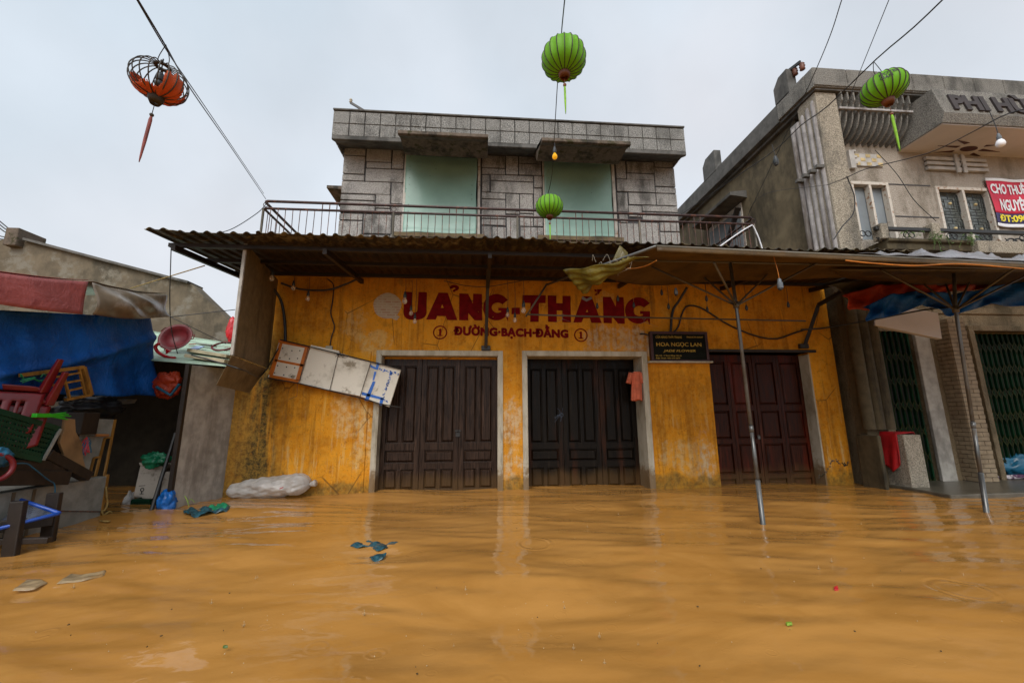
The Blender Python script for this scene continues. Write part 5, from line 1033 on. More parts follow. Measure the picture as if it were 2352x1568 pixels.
# floating milky plastic sack
bgp = thing('plastic_sack', 'long milky plastic sack stuffed with white stuff floating against the ochre wall', 'sack', PZ(610, 1140))
A = PZ(518, 1140)+np.array([0, .05, .05]); B = PY(712, 1112, 6.45); mb = MB(); rg = np.random.default_rng(8); n = 72; ax = B-A; L = np.linalg.norm(ax); t_ = ax/L; sdv = np.cross(t_, [0, 0, 1]); sdv /= np.linalg.norm(sdv); upv = np.cross(sdv, t_)
V = []; m = 110; k4 = rg.uniform(0, 6, 12)
for i in range(m+1):
    u = i/m; R = (.13+.045*u)*max(.02, (1-(abs(2*u-1))**5))**.5*(1+.07*math.sin(14*u+1)+.05*math.sin(31*u))
    for k in range(n):
        a = math.tau*k/n; rr_ = R*(1+.07*math.sin(3*a+k4[0]+9*u)+.045*math.sin(7*a+13*u+k4[1])+.03*math.sin(13*a-22*u+k4[2])+.03*abs(math.sin(8*a+30*u)))
        q_ = Vector(A+ax*u+sdv*math.cos(a)*.2+upv*math.sin(a)*.2); rr_ *= 1+.16*(.28-abs(mn.noise(q_*5)))+.05*(.25-abs(mn.noise(q_*13))); V.append(A+ax*u+sdv*math.cos(a)*rr_*1.15+upv*math.sin(a)*rr_*.92+np.array([0, 0, .02]))
mb.add(V, [(i*n+k, i*n+(k+1) % n, (i+1)*n+(k+1) % n, (i+1)*n+k) for i in range(m) for k in range(n)]); mb.build('sack_body', M['clear_bag'], bgp, smooth=True)
mb = MB(); e = B+ax*.0; mb.lathe([(.02, 0), (.035, .03), (.05, .09), (.045, .1)], B-t_*.01, tuple(t_+np.array([0, 0, .15])), n=14); mb.build('knotted_end', M['clear_bag'], bgp, smooth=True)
mb = MB(); c = PY(642, 1122, 6.14); mb.bar(c, c+np.array([.05, 0, .02]), .004, .012); mb.build('pink_tag', M['red_cloth'], bgp)
# floating litter
def litter(name, pts, mat, lab, cat, z=.016, cr=.011, seed=0):
    rg = random.Random(seed); P = [PZ(*p, z) for p in pts]; c = sum(P)/len(P); mb = MB(); nn = 10; V = []; F = []
    def edge(s): i = int(s*len(P)) % len(P); t = s*len(P)-int(s*len(P)); return P[i]*(1-t)+P[(i+1) % len(P)]*t
    m = 40; ph = rg.uniform(0, 6)
    for j in range(nn+1):
        for k in range(m): q = c+(edge(k/m)-c)*(j/nn); V.append(q+np.array([0, 0, cr*(.3+math.sin(7*q[0]*6+ph)*math.sin(9*q[1]*5+ph)*1.2+.6*math.sin(31*q[0]+17*q[1]))-(.012 if j == nn else 0)]))
    for j in range(nn):
        for k in range(m): F.append((j*m+k, j*m+(k+1) % m, (j+1)*m+(k+1) % m, (j+1)*m+k))
    mb.add(V, F); o = mb.build(name, mat, smooth=True); tag(o, lab, cat); return o
litter('floating_bag', [(800, 1250), (830, 1240), (868, 1246), (918, 1244), (905, 1252), (868, 1262), (850, 1252), (825, 1256)], M['sunk_bag'], 'torn blue plastic bag floating alone on the brown water before the first door', 'plastic litter', seed=1)
litter('floating_bag', [(848, 1276), (888, 1270), (880, 1280), (856, 1284)], M['sunk_bag'], 'small scrap of blue plastic floating just below the torn blue bag', 'plastic litter', seed=2)
litter('floating_bag', [(420, 1172), (440, 1168), (470, 1166), (500, 1162), (534, 1164), (520, 1172), (480, 1176), (445, 1184), (424, 1180)], M['sunk_bag'], 'blue plastic bag tangled with leaves floating beside the grey panel', 'plastic litter', z=.02, cr=.022, seed=3)
litter('floating_leaf', [(478, 1164), (500, 1157), (530, 1160), (520, 1166), (495, 1169)], M['green_bag'], 'green plastic wrapper floating beside the milky sack', 'plastic litter', z=.03, cr=.02, seed=4)
litter('floating_sheet', [(130, 1336), (160, 1316), (200, 1318), (246, 1308), (240, 1318), (195, 1330)], M['film'], 'pale plastic sheet with one raised corner floating before the stall', 'plastic litter', z=.02, cr=.003, seed=5)
litter('floating_sheet', [(28, 1354), (60, 1330), (95, 1328), (110, 1334), (80, 1348)], M['film'], 'thin grey plastic film drifting close to the wooden table legs', 'plastic litter', z=.02, cr=.003, seed=6)
litter('floating_leaf', [(1804, 1428), (1818, 1427), (1820, 1431), (1808, 1432)], M['lime_leaf'], 'single yellow-green leaf on the open water before the second pole', 'leaf', z=.03, cr=.004, seed=7)
litter('floating_leaf', [(512, 1481), (520, 1480), (524, 1483), (515, 1484)], M['leaf'], 'single dark green leaf on the open brown water, lowest in the picture', 'leaf', z=.03, cr=.004, seed=8)
litter('floating_petal', [(1915, 1346), (1924, 1344), (1926, 1350), (1916, 1351)], M['red_cloth'], 'tiny pink petal on the water before the first canopy pole', 'petal', z=.03, cr=.004, seed=9)
# silt flecks and scraps too many to count
mb = MB(); rg = random.Random(21)
for k in range(46):
    c = PZ(rg.uniform(10, 2340), 1150+rg.random()**1.3*400, .016); a = rg.uniform(0, 6.28); s = rg.uniform(.002, .007); d = np.array([math.cos(a), math.sin(a), 0]); e = np.array([-d[1], d[0], 0]); mb.add([c-d*s, c+e*s*.4, c+d*s, c-e*s*.4, c-d*s-[0, 0, .006], c+e*s*.4-[0, 0, .006], c+d*s-[0, 0, .006], c-e*s*.4-[0, 0, .006]], [(0, 1, 2, 3), (7, 6, 5, 4), (0, 1, 5, 4), (1, 2, 6, 5), (2, 3, 7, 6), (3, 0, 4, 7)])
o = mb.build('floating_flecks', plain('dark_plant_fleck', (.10, .06, .02), .6, .5, 40)); o['kind'] = 'stuff'
# rain splashes: little crowns and beads too many to count
mb = MB(); rg = random.Random(11)
for k in range(150):
    x, y = rg.uniform(20, 2340), 1150+rg.random()**1.2*410; c = PZ(x, y, .0); s = rg.uniform(.25, .75)
    if k % 4 == 0:
        mb.lathe([(.006*s, -.004), (.0028*s, .012*s), (.0018*s, .026*s), (.0026*s, .034*s), (.0005, .038*s)], c, n=6)
        for j in range(4): a = j*1.57+rg.random(); mb.tube([c+np.array([.006*math.cos(a), .006*math.sin(a), -.002]), c+np.array([.013*s*math.cos(a), .013*s*math.sin(a), .012*s])], .0016*s, 4)
    else: mb.ball(c+np.array([0, 0, rg.choice([.001, .001, .02, .05])]), .0045*s, 7, 5)
M['drop'] = MT('rain_drop_water', .05, .6).color((.42, .30, .16)).mat
o = mb.build('rain_splashes', M['drop'], smooth=True); o['kind'] = 'stuff'

# ================================================================== boards at the left end of the yellow house
a = PY(614.7, 846, 6.5); b = PZ(531.6, 815, a[2]); zt = 3.36
bd = thing('plywood_board', 'tall grimy plywood sheet with a bent flap hung under the awning end', 'board', (b[0], b[1], a[2]))
mb = MB(); th = np.array([.018, -.004, 0]); mb.prism([b, a, (a[0], a[1], zt), (b[0], b[1]+.02, zt)], th); mb.build('sheet', M['ply'], bd, bevel=.003)
mb = MB(); e = np.array(b)-th*.6; mb.box(b[0]-.012, b[0]+.024, b[1]-.012, b[1]+.012, b[2], zt); mb.build('edge_strip', M['greypanel'], bd)
dpt = lambda P: float(np.dot(np.array(P)-CC, CF))
f1, f2, f3 = PD(496, 884.6, dpt(b)-.06), PD(571.6, 902.4, dpt(a)-.32), PD(597, 867, dpt(a)-.1)
mb = MB(); mb.prism([np.array(b)-[0, 0, .01], np.array(a)-[0, 0, .01], f3, f2, f1], (.012, -.012, 0)); mb.build('bent_flap', M['ply'], bd, bevel=.003)
cable('flap_wire', [PD(440, 815, dpt(b)-.1), PD(505, 833, dpt(b)-.1), PD(560, 850, dpt(b)-.12), PD(600, 862, dpt(a)-.2), PD(640, 800, dpt(a)-.1)], .009, 'black wire slung across the bent plywood flap toward the green roof')
g0 = PZ(390, 1170); g1_ = PZ(512, 1140); gt = PY(418, 838, g0[1])[2]
gpn = thing('fibre_sheet', 'tall grey stained panel standing upright in the water beside the stall', 'panel', g0)
mb = MB(); mb.prism([(g0[0], g0[1], -.5), (g1_[0], g1_[1], -.5), (g1_[0], g1_[1], gt+.03), (g0[0], g0[1], gt)], (-.02, .003, 0)); mb.build('sheet', M['greypanel'], gpn, bevel=.003)
mb = MB(); mb.box(g0[0]-.045, g0[0]+.006, g0[1]-.03, g0[1]+.02, -.5, gt+.01); mb.build('edge_batten', M['wood_dark'], gpn)
# ================================================================== old wall behind the stall
r1L = lambda cx, cy: (.3124*cx, 367.5+.3124*cy)
r2L = lambda cx, cy: (.3124*cx, 735+.3124*cy)
c3L = lambda cx, cy: (.2421*cx, 918.75+.2421*cy)
c4L = lambda cx, cy: (343+.1485*cx, 722.75+.1485*cy)
YO = 8.7
ow = thing('old_gable_wall', 'long stained grey-brown gable wall with sloping top behind the stall', 'wall', PY(250, 800, YO))
pts = [PY(-420, 500, YO), PY(*r1L(0, 585), YO), PY(*r1L(95, 565), YO), PY(*r1L(200, 590), YO), PY(*r1L(1300, 880), YO), PY(*r1L(1400, 905), YO), PY(*r1L(1700, 1195), YO)]
mb = MB(); mb.prism([(pts[0][0], YO, -.6)]+[tuple(p) for p in pts]+[(pts[-1][0], YO, -.6)], (0, .35, 0)); mb.build('wall', M['old_concrete'], ow, bevel=.02)
mb = MB(); A_ = [pts[0]]+pts[3:6]
for p, q in zip(A_[1:-1], A_[2:]): mb.bar(p+np.array([0, .15, .0]), q+np.array([0, .15, 0]), .48, .05)
mb.build('coping', M['slab'], ow)
p, q = PY(*r1L(90, 580), YO), PY(*r1L(200, 520), YO); mb = MB(); mb.box(p[0], q[0], YO-.15, YO+.4, p[2]-.2, q[2]); mb.build('chimney_stub', M['mossy'], ow, bevel=.02)
for k in range(3):
    s = random.Random(k); cable('roof_wire', [PD(-10, 500+8*k, 8.6), PD(14, 520+7*k, 8.6), PD(24+6*k, 528+4*k, 8.55), PD(40-5*k, 536, 8.55), PD(20, 545+4*k, 8.6), PD(-10, 540+8*k, 8.7)], .012, ['tangled black wire around the mossy chimney stub, topmost loop', 'tangled black wire around the mossy chimney stub, middle loop', 'tangled black wire around the mossy chimney stub, lowest loop'][k], 'wire', 20, 'wire')
# ================================================================== stall: canopy, tarps
XC = -4.35
st = thing('stall_canopy', 'faded red canopy with a drooping valance over the crowded stall', 'canopy', PX(90, 680, XC))
V0 = [PX(-260, 610, XC), PX(0, 627, XC), PX(203, 645.5, XC)]; V1 = [PX(-260, 660, XC+.06), PX(0, 698.6, XC+.06), PX(188, 721, XC+.06)]
def val(u, v):
    i = 0 if u < .5 else 1; t = u*2-i; a = V0[i]*(1-t)+V0[i+1]*t; b = V1[i]*(1-t)+V1[i+1]*t; return b*(1-v)+a*v+np.array([.02*math.sin(9*u+2*v)*(1-v), 0, .012*math.sin(6*u)])
mb = MB(); mb.grid(val, 30, 8, .005); mb.build('valance', M['canopy_red'], st, smooth=True)
mb = MB(); mb.grid(lambda u, v: val(u, 1)+np.array([-2.4*v, .1*v, .015+.10*v-.05*math.sin(math.pi*v)*(1+math.sin(12*u))]), 30, 10, .005); mb.build('top_sheet', M['canopy_red'], st, smooth=True)
mb = MB()
for p in (V0[0], V0[2]): mb.tube([p-np.array([.9, .02, .02]), (p[0]-.9, p[1]-.02, -.5)], .02, 8)
mb.tube([V0[0]-np.array([.03, 0, .03]), V0[2]-np.array([.03, 0, .03])], .018, 8); mb.build('frame', M['steel'], st)
BR = [PX(212, 649, XC), PX(300, 664, XC), PX(384, 677, XC)]; BB = [PX(212, 722, XC+.03), PX(300, 727, XC+.03), PX(392, 727, XC+.03)]
def brf(u, v):
    i = 0 if u < .5 else 1; t = u*2-i; a = BR[i]*(1-t)+BR[i+1]*t; b = BB[i]*(1-t)+BB[i+1]*t
    return b*(1-v)+a*v+np.array([.12*math.sin(math.pi*v)*math.sin(math.pi*(u+.25*(1-v)))+.03*math.sin(13*(u+.7*v))*(1-abs(2*u-1)), 0, -.03*math.sin(math.pi*u)])
mb = MB(); mb.grid(brf, 34, 18, .005); o = mb.build('muddy_tarp', M['tarp_mud'], smooth=True); tag(o, 'wet muddy grey tarp folded over the stall frame beside the red canopy', 'tarp')
mb = MB(); mb.grid(lambda u, v: brf(u, 1)+np.array([-2.2*v, .05*v, .02+.05*v-.06*math.sin(math.pi*v)]), 16, 8, .005); mb.build('tarp_top', M['tarp_mud'], o, smooth=True)
XB = -4.60
BT = [PX(-250, 700, XB), PX(0, 712, XB), PX(190, 722, XB), PX(345, 729, XB)]; BL_ = [PX(-250, 880, XB), PX(0, 893, XB), PX(200, 909, XB), PX(369, 908, XB)]
def btf(u, v):
    k = 3; i = min(int(u*k), k-1); t = u*k-i; a = BT[i]*(1-t)+BT[i+1]*t; b = BL_[i]*(1-t)+BL_[i+1]*t
    d = .035*math.sin(26*u+3*v)*(1-v)*(.3+u)+.05*math.sin(5*u-4*v+1)*math.sin(math.pi*v)+.02*math.sin(60*u)*u*(1-v)+.05*math.exp(-((v-.25-.6*(u-.4)*1.4)/.05)**2)*(u > .3)
    return b*(1-v)+a*v+np.array([d, 0, .01*math.sin(30*u)*(1-v)])
mb = MB(); mb.grid(btf, 90, 30, .004); o = mb.build('blue_tarp', M['tarp_blue'], smooth=True); tag(o, 'large deep blue tarp hanging as a curtain below the red stall canopy', 'tarp')
# added back and side walls that block light from the stall
mb = MB(); mb.box(-7.3, -7.2, 2.2, 8.0, -.6, 2.6); mb.box(-7.2, -3.9, 7.8, 7.9, -.6, 2.55); o = mb.build('stall_blocker_wall', M['shade_wall']); tag(o, 'added dark wall keeping light out of the stall behind its clutter', 'wall')
# green sheet roof
GF = [PY(350, 827, 5.9), PY(523, 841, 5.95)]; GB = [PY(346, 759, 8.1), PY(535, 788, 8.0)]
def grf(u, v):
    p = (GF[0]*(1-u)+GF[1]*u)*(1-v)+(GB[0]*(1-u)+GB[1]*u)*v; return p+np.array([0, 0, .014*(1 if math.sin(v*math.tau*6) > .2 else -.4)])
mb = MB(); mb.grid(grf, 12, 110, .006); o = mb.build('green_sheet_roof', M['green_roof']); tag(o, 'low pale green ribbed metal roof littered with red basins and foam slabs', 'roof')
mb = MB(); mb.grid(lambda u, v: GF[0]*(1-v)+GB[0]*v+np.array([-2.6*u, 0, .0]), 6, 4, .01); mb.build('hidden_shade_lap', M['green_roof'], o)  # added stretch of roof behind the tarp, keeping light out of the stall
def roofp(cx, cy, lift=.0):
    # point of the green roof seen at this place
    n = np.cross(GF[1]-GF[0], GB[0]-GF[0]); d = ray(*c4L(cx, cy)); t = (n@(GF[0]-CC))/(n@d); p = CC+d*t; return p+np.array([0, 0, lift])
def basin(c, ax, R, name, lab, mat, open_=True):
    t = thing(name, lab, 'basin', c); mb = MB(); pr = [(.001, -.40*R), (.55*R, -.40*R), (.75*R, -.2*R), (.93*R, -.01*R), (1.10*R, .0), (1.12*R, .03*R), (1.10*R, .045*R), (.93*R, .03*R), (.72*R, -.16*R), (.52*R, -.35*R), (.001, -.36*R)]
    mb.lathe(pr, c, ax, 40, cap=False); mb.build('bowl', mat, t, smooth=True); A = Vector(ax).normalized(); u = A.orthogonal().normalized(); v = A.cross(u)
    for s in (.6, 2.4, 4.9):
        d = u*math.cos(s)+v*math.sin(s); w = A.cross(d); q = Vector(c)+d*R*1.08; mb = MB(); mb.tube([q-w*.2*R, q-w*.17*R+d*.13*R, q+w*.17*R+d*.13*R, q+w*.2*R], .035*R, 8); mb.build('handle', mat, t, smooth=True)
    return t
c = roofp(400, 560); c = PD(*c4L(405, 345), dpt(c)-.12); basin(c, (.10, -.93, .32), .205, 'plastic_basin', 'round worn red plastic basin standing on its rim on the green roof', M['basin'])
c = roofp(300, 630, .03); t = thing('broken_chair_seat', 'broken red plastic rim with a bent handle lying under the upright basin', 'plastic scrap', c)
mb = MB(); mb.tube(bez([PD(*c4L(x, y), dpt(c)-.2) for x, y in ((150, 440), (95, 490), (120, 560), (200, 620), (310, 660), (400, 668))], 24), [.028]*21 if False else .022, 8); mb.build('rim', M['red_bright'], t, smooth=True)
mb = MB(); mb.prism([PD(*c4L(x, y), dpt(c)-.22) for x, y in ((245, 530), (280, 540), (325, 560), (250, 610), (255, 570))], (0, .03, .01)); mb.build('torn_web', M['red_bright'], t)
c = roofp(1150, 500, .05); mb = MB(); mb.ring(PD(*c4L(1150, 487), dpt(c)-.1), .165, .016, (.05, -.55, .8), 36, 8); o = mb.build('plastic_hoop', M['basin'], smooth=True); tag(o, 'dark red plastic hoop lying on the foam slabs by the plywood board', 'hoop')
c = roofp(1290, 380, .0); c2 = PD(*c4L(1290, 245), dpt(c)-.1); lumpy('red_bag', M['red_bright'], c2, (.10, .10, .26), 'bright red plastic bag propped behind the plywood board edge', 'bag', 12, amp=.22)
def slabrow(name, mat, a, b, d1, d2, wd, ht, lab, cat):
    p = roofp(*a); q = roofp(*b); p = PD(*c4L(*a), dpt(p)+d1); q = PD(*c4L(*b), dpt(q)+d2); mb = MB(); mb.bar(p, q, wd, ht); o = mb.build(name, mat, bevel=.006); tag(o, lab, cat); return o
slabrow('foam_slab', M['foam_slab'], (690, 560), (1290, 655), -.1, -.1, .24, .05, 'yellowed foam slab on the green roof, the upper of two', 'foam slab')
slabrow('foam_slab', M['foam_slab'], (640, 645), (1250, 730), -.15, -.15, .22, .05, 'yellowed foam slab on the green roof, the lower of two', 'foam slab')
slabrow('grey_board', M['counter'], (770, 455), (1000, 480), -.12, -.12, .16, .02, 'thin grey board end lying on the green roof between basin and hoop', 'board')
slabrow('blue_board', plain('pale_blue_board', (.30, .42, .62), .5), (650, 545), (790, 490), -.15, -.15, .12, .02, 'small pale blue board beside the upright red basin', 'board')
slabrow('orange_strip', M['tarp_orange'], (610, 455), (770, 448), -.12, -.12, .05, .012, 'narrow orange plastic strip behind the small pale blue board', 'plastic scrap')
# ================================================================== clutter of the stall
XK = -4.5
def cpoly(pts, X, th, f=r2L): return [PX(*f(*p), X) for p in pts]
zc_top = (PX(242, 1100, XK)[2]+PX(60, 1116, XK)[2])/2; yc1 = PX(244, 1140, XK)[1]
ct = thing('metal_counter', 'pale sheet-metal counter of the stall standing in the flood water', 'counter', (XK-.3, 4.4, 0))
mb = MB(); mb.box(XK-.7, XK, 2.2, yc1, -.6, zc_top); mb.build('body', M['counter'], ct, bevel=.01)
mb = MB()
for x in (30, 76): y = PX(x, 1140, XK)[1]; mb.box(XK, XK+.006, y-.015, y+.015, -.4, zc_top-.01)
mb.build('seam_strip', M['steel'], ct); mb = MB(); y = PX(242, 1130, XK)[1]; mb.box(XK-.02, XK+.008, y-.02, y+.008, -.5, zc_top+.02); mb.build('corner_post', M['wood_yellow'], ct)
# plastic chairs
def chair(c, rz, tilt, label, mat):
    t = thing('plastic_chair', label, 'chair', (0, 0, 0), 'red plastic chairs stacked upside down'); W_, D_ = .46, .44
    mb = MB(); mb.grid(lambda u, v: ((u-.5)*W_, (v-.5)*D_, .42-.03*math.sin(math.pi*u)*math.sin(math.pi*v)-.05*(max(0, abs(2*v-1)-.8)/.2)**2-.04*(max(0, abs(2*u-1)-.85)/.15)**2), 16, 16, .008); mb.build('seat', mat, t, smooth=True); mb = MB(); K = 40; mb.grid(lambda u, v: (W_*(.5+.03*v)*math.copysign(abs(math.cos(u*math.tau))**.45, math.cos(u*math.tau)), D_*(.5+.03*v)*math.copysign(abs(math.sin(u*math.tau))**.45, math.sin(u*math.tau)), .405-.055*v*(.55+.45*abs(math.cos(2*u*math.tau)))), K, 4, .008); mb.build('apron', mat, t, smooth=True)
    for sx in (-1, 1):
        for sy in (-1, 1): mb = MB(); mb.bar((sx*W_*.45, sy*D_*.43, .41), (sx*W_*.57, sy*D_*.58, .06), .08, .05, w2=.6); mb.build('leg', mat, t, bevel=.008)
    mb = MB(); mb.grid(lambda u, v: ((u-.5)*W_*(1-.12*v), D_*.46+.12*v+.04*math.cos(math.pi*(u-.5)), .42+.42*v-.05*(2*u-1)**2*v), 16, 16, .009, keep=lambda u, v: not (.2 < v < .85 and .12 < u < .88 and int(u*13) % 2)); mb.build('backrest', mat, t, smooth=True)
    t.rotation_euler = (math.pi+tilt[0], tilt[1], rz); t.location = tuple(map(float, c)); return t
cc = PX(*r2L(95, 545), XK-.16); chair(cc+np.array([0, 0, .46]), rad(47), (.12, .05), 'dark red plastic chair upside down on top of the heap, legs in the air', M['red_plastic'])
chair(cc+np.array([.02, .04, .335]), rad(50), (.13, .04), 'dark red plastic chair nested upside down under the topmost chair', M['red_plastic'])
# wooden window frame
wf = thing('wooden_lattice', 'old ochre wooden lattice frame leaning on the blue tarp behind the red chairs', 'frame', PX(*r2L(520, 460), XB+.08)); XW = XB+.09
wq = lambda x, y: PX(*r2L(x, y), XW)
for p, q, w_ in (((150, 405), (612, 345), .05), ((612, 345), (668, 550), .055), ((668, 550), (480, 585), .04)): mb = MB(); mb.bar(wq(*p), wq(*q), .03, w_, up=(1, 0, 0)) if False else mb.tube([wq(*p), wq(*q)], w_*.5, 4); mb.build('outer_rail', M['wood_yellow'], wf)
mb = MB()
for p, q in (((460, 385), (510, 570)), ((580, 350), (630, 560)), ((375, 480), (600, 440)), ((495, 520), (605, 495)), ((400, 420), (590, 385))): mb.tube([wq(*p), wq(*q)], .014, 4)
mb.build('lattice', M['wood_yellow'], wf)
# green crate
gc = thing('green_crate', 'big dark green slotted plastic crate tilted on its side in the stall heap', 'crate', PX(*r2L(200, 830), XK+.12)); XG = XK+.10
A, B, C_, D_ = [PX(*r2L(*p), XG) for p in ((-160, 625), (430, 800), (302, 1030), (-190, 915))]
gq = lambda u, v: (A*(1-u)+B*u)*(1-v)+(D_*(1-u)+C_*u)*v
mb = MB()
for v in np.linspace(0, 1, 8): mb.bar(gq(0, v), gq(1, v), .012 if 0 < v < 1 else .03, .03 if 0 < v < 1 else .05, up=(0, 0, 1))
for u in np.linspace(0, 1, 23): mb.bar(gq(u, 0), gq(u, 1), .010, .014, up=(1, 0, 0))
mb.build('slotted_side', M['crate'], gc); mb = MB(); dv = np.array([-.38, .0, .02]); mb.prism([A+dv*.4, B+dv*.4, C_+dv*.4, D_+dv*.4], (-.01, 0, 0)); mb.prism([A, B, B+dv, A+dv], (0, 0, -.012)); mb.prism([B, C_, C_+dv, B+dv], (0, -.012, 0)); mb.prism([D_, C_, C_+dv, D_+dv], (0, 0, .012)); mb.build('shell', M['crate'], gc)
mb = MB(); mb.bar(B+np.array([.02, .0, 0]), C_+np.array([.02, 0, 0]), .02, .02); mb.build('lip', M['counter'], gc)
mb = MB(); mb.prism(cpoly([(480, 720), (555, 728), (560, 820), (605, 900), (612, 1010), (640, 1115), (560, 1105), (470, 1062), (470, 980), (440, 900), (470, 810)], XK+.02, 0), (-.03, 0, 0)); o = mb.build('wavy_plank', M['wood_pale'], bevel=.006); tag(o, 'pale worn plank with a wavy edge standing in the stall heap', 'plank')
def plank(p, q, X, w_, h_, lab, mat='wood_dark', f=r2L): mb = MB(); mb.bar(PX(*f(*p), X), PX(*f(*q), X), w_, h_); o = mb.build('dark_plank', M[mat], bevel=.006); tag(o, lab, 'plank'); return o
plank((330, 985), (640, 1150), XK+.06, .10, .10, 'thick dark plank slanting down onto the counter below the wavy plank')
plank((-200, 1075), (390, 1075), XK-.05, .30, .12, 'dark wet timber lying along the counter under the green crate')
plank((-200, 1160), (410, 1160), XK-.02, .30, .14, 'broad dark timber resting directly on the counter top')
plank((430, 760), (560, 760), XK-.3, .5, .25, 'dark box-like timber behind the wavy plank')
mb = MB(); mb.prism(cpoly([(545, 600), (1010, 580), (990, 610), (760, 630), (560, 645)], XK-.5, 0), (-.3, 0, 0)); o = mb.build('shelf_board', M['counter']); tag(o, 'pale shelf board showing under the lower edge of the blue tarp', 'shelf')
lumpy('black_sack', M['cable'], PX(*r2L(690, 640), XK-.45), (.2, .35, .14), 'black plastic sack lying under the blue tarp edge behind the chairs', 'sack', 21, amp=.35)
# folding table leaning
ft = thing('folding_table', 'pale table panel with yellow frame legs standing on edge on the counter', 'table', PX(*r2L(740, 1000), XK-.12)); XT = XK-.14
mb = MB(); mb.prism(cpoly([(590, 722), (848, 730), (812, 862), (770, 866), (735, 1000), (690, 1010), (655, 1150), (600, 1140)], XT, 0), (-.015, 0, 0)); mb.build('panel', M['counter'], ft, bevel=.003)
for p, q in (((848, 730), (765, 1155)), ((770, 866), (700, 1150)), ((690, 1012), (655, 1150)), ((690, 1012), (738, 1002)), ((640, 1152), (768, 1156)), ((770, 866), (815, 860))): mb = MB(); mb.tube([PX(*r2L(*p), XT+.01), PX(*r2L(*q), XT+.01)], .014, 4); mb.build('frame_bar', M['wood_yellow'], ft)
mb = MB(); p, q = PX(*r2L(700, 845), XT+.05), PX(*r2L(795, 845), XT+.05); mb.tube([p, q], .016, 8); o = mb.build('hand_tool', plain('tool_handle_wood', (.42, .17, .05), .5)); tag(o, 'orange wooden tool handle lying against the pale table panel', 'tool')
mb = MB(); mb.tube([PX(*r2L(640, 855), XT+.05), PX(*r2L(700, 846), XT+.05)], .008, 6); mb.build('shaft', M['steel_grey'], o)
rr = random.Random(9)
for k, (m_, lb) in enumerate((('red_bright', 'red cord hanging in loops before the pale table panel'), ('teal', 'blue-green cord hanging in loops before the pale table panel'))):
    mb = MB(); p = PX(*r2L(640+8*k, 860), XT+.07)
    for j in range(6): mb.tube(bez([p, p+np.array([.0, rr.uniform(-.05, .06), -.08]), p+np.array([.02, rr.uniform(-.08, .08), -.17-rr.uniform(0, .04)]), p+np.array([0, rr.uniform(-.03, .03), -.05])], 12), .0045, 5)
    o = mb.build('cord_bundle', M[m_]); tag(o, lb, 'cord')
mb = MB(); gl = PX(*r2L(250, 700), XK+.13)
for k in range(5): mb.bar(gl+np.array([0, .10, .0]), gl+np.array([.0, .30+.03*(k % 3), .03-.018*k]), .022, .016, w2=.7)
mb.bar(gl, gl+np.array([0, .14, 0]), .05, .04); o = mb.build('rubber_glove', plastic('bright_green_rubber', (.02, .38, .01), .4), bevel=.004); tag(o, 'bright green rubber glove lying flat below the red chairs', 'glove')
mb = MB(); rr = random.Random(3); q = PX(*r2L(250, 430), XK+.05)
for k in range(7): a = q+np.array([0, rr.uniform(-.22, .22), rr.uniform(-.03, .03)]); mb.tube(bez([a, a+np.array([.02, rr.uniform(-.1, .1), .03]), a+np.array([0, rr.uniform(-.16, .16), -.02])], 8), .005, 5)
o = mb.build('green_twine', M['green_bag']); tag(o, 'knotted bright green twine tied between the upturned chair legs', 'twine')
c = PX(*r2L(-35, 1085), XK+.22); mb = MB(); mb.ring(c, .11, .022, (1, -.35, .1), 30, 8); o = mb.build('red_hoop', M['red_plastic'], smooth=True); tag(o, 'thick red plastic hoop hanging on the counter edge below the green crate', 'hoop')
lumpy('teal_bag', M['teal'], PX(*r2L(0, 1010), XK+.18), (.06, .09, .08), 'small pale teal bag caught inside the thick red hoop', 'bag', 31)
# low table with blue net tray
tb = thing('net_tray_table', 'rough wooden trestle in the water carrying a blue-rimmed net tray', 'table', PZ(72, 1256))
for (gx_, gy_), tp in (((30, 1270), (44, 1150)), ((113, 1243), (127, 1131))):
    b_ = PZ(gx_, gy_); tpz = PY(tp[0], tp[1], b_[1])[2]; tx = PY(tp[0], tp[1], b_[1])[0]; mb = MB(); mb.bar((b_[0], b_[1], -.5), (tx, b_[1], tpz), .115, .05, up=(0, 1, 0)); mb.build('leg', M['wood_dark'], tb, bevel=.008)
b1, b2 = PZ(30, 1270), PZ(113, 1243)
mb = MB(); mb.bar(np.array([b1[0]-.9, b1[1]-.3, .17]), np.array([b2[0]+.02, b2[1]-.02, .20]), .04, .10); mb.build('cross_rail', M['wood_dark'], tb, bevel=.006); mb = MB(); mb.bar(np.array([b1[0]-.35, b1[1]+.0, .10]), np.array([b1[0]+.22, b1[1]+.06, .085]), .05, .05); mb.build('cross_rail', M['wood_dark'], tb, bevel=.006)
dR = dpt(PZ(113, 1243))-.12; TR_, TF_, TL_, TN_ = PD(136, 1178, dR), PD(31, 1141, dR+.28), PD(-150, 1185, dR+.1), PD(-20, 1218, dR-.25)
mb = MB(); mb.tube([TR_, TF_, TL_, TN_, TR_], .017, 8); mb.build('rim', M['blue_rim'], tb, smooth=True)
mb = MB(); tq = lambda u, v: (TF_*(1-u)+TR_*u)*(1-v)+(TL_*(1-u)+TN_*u)*v-np.array([0, 0, .09*math.sin(math.pi*u)**.6*math.sin(math.pi*v)**.6])
for i in range(1, 30): mb.tube([tq(i/30, j/8) for j in range(9)], .0028, 3)
for j in range(1, 40): mb.tube([tq(i/8, j/40) for i in range(9)], .0028, 3)
mb.build('net', M['net'], tb)
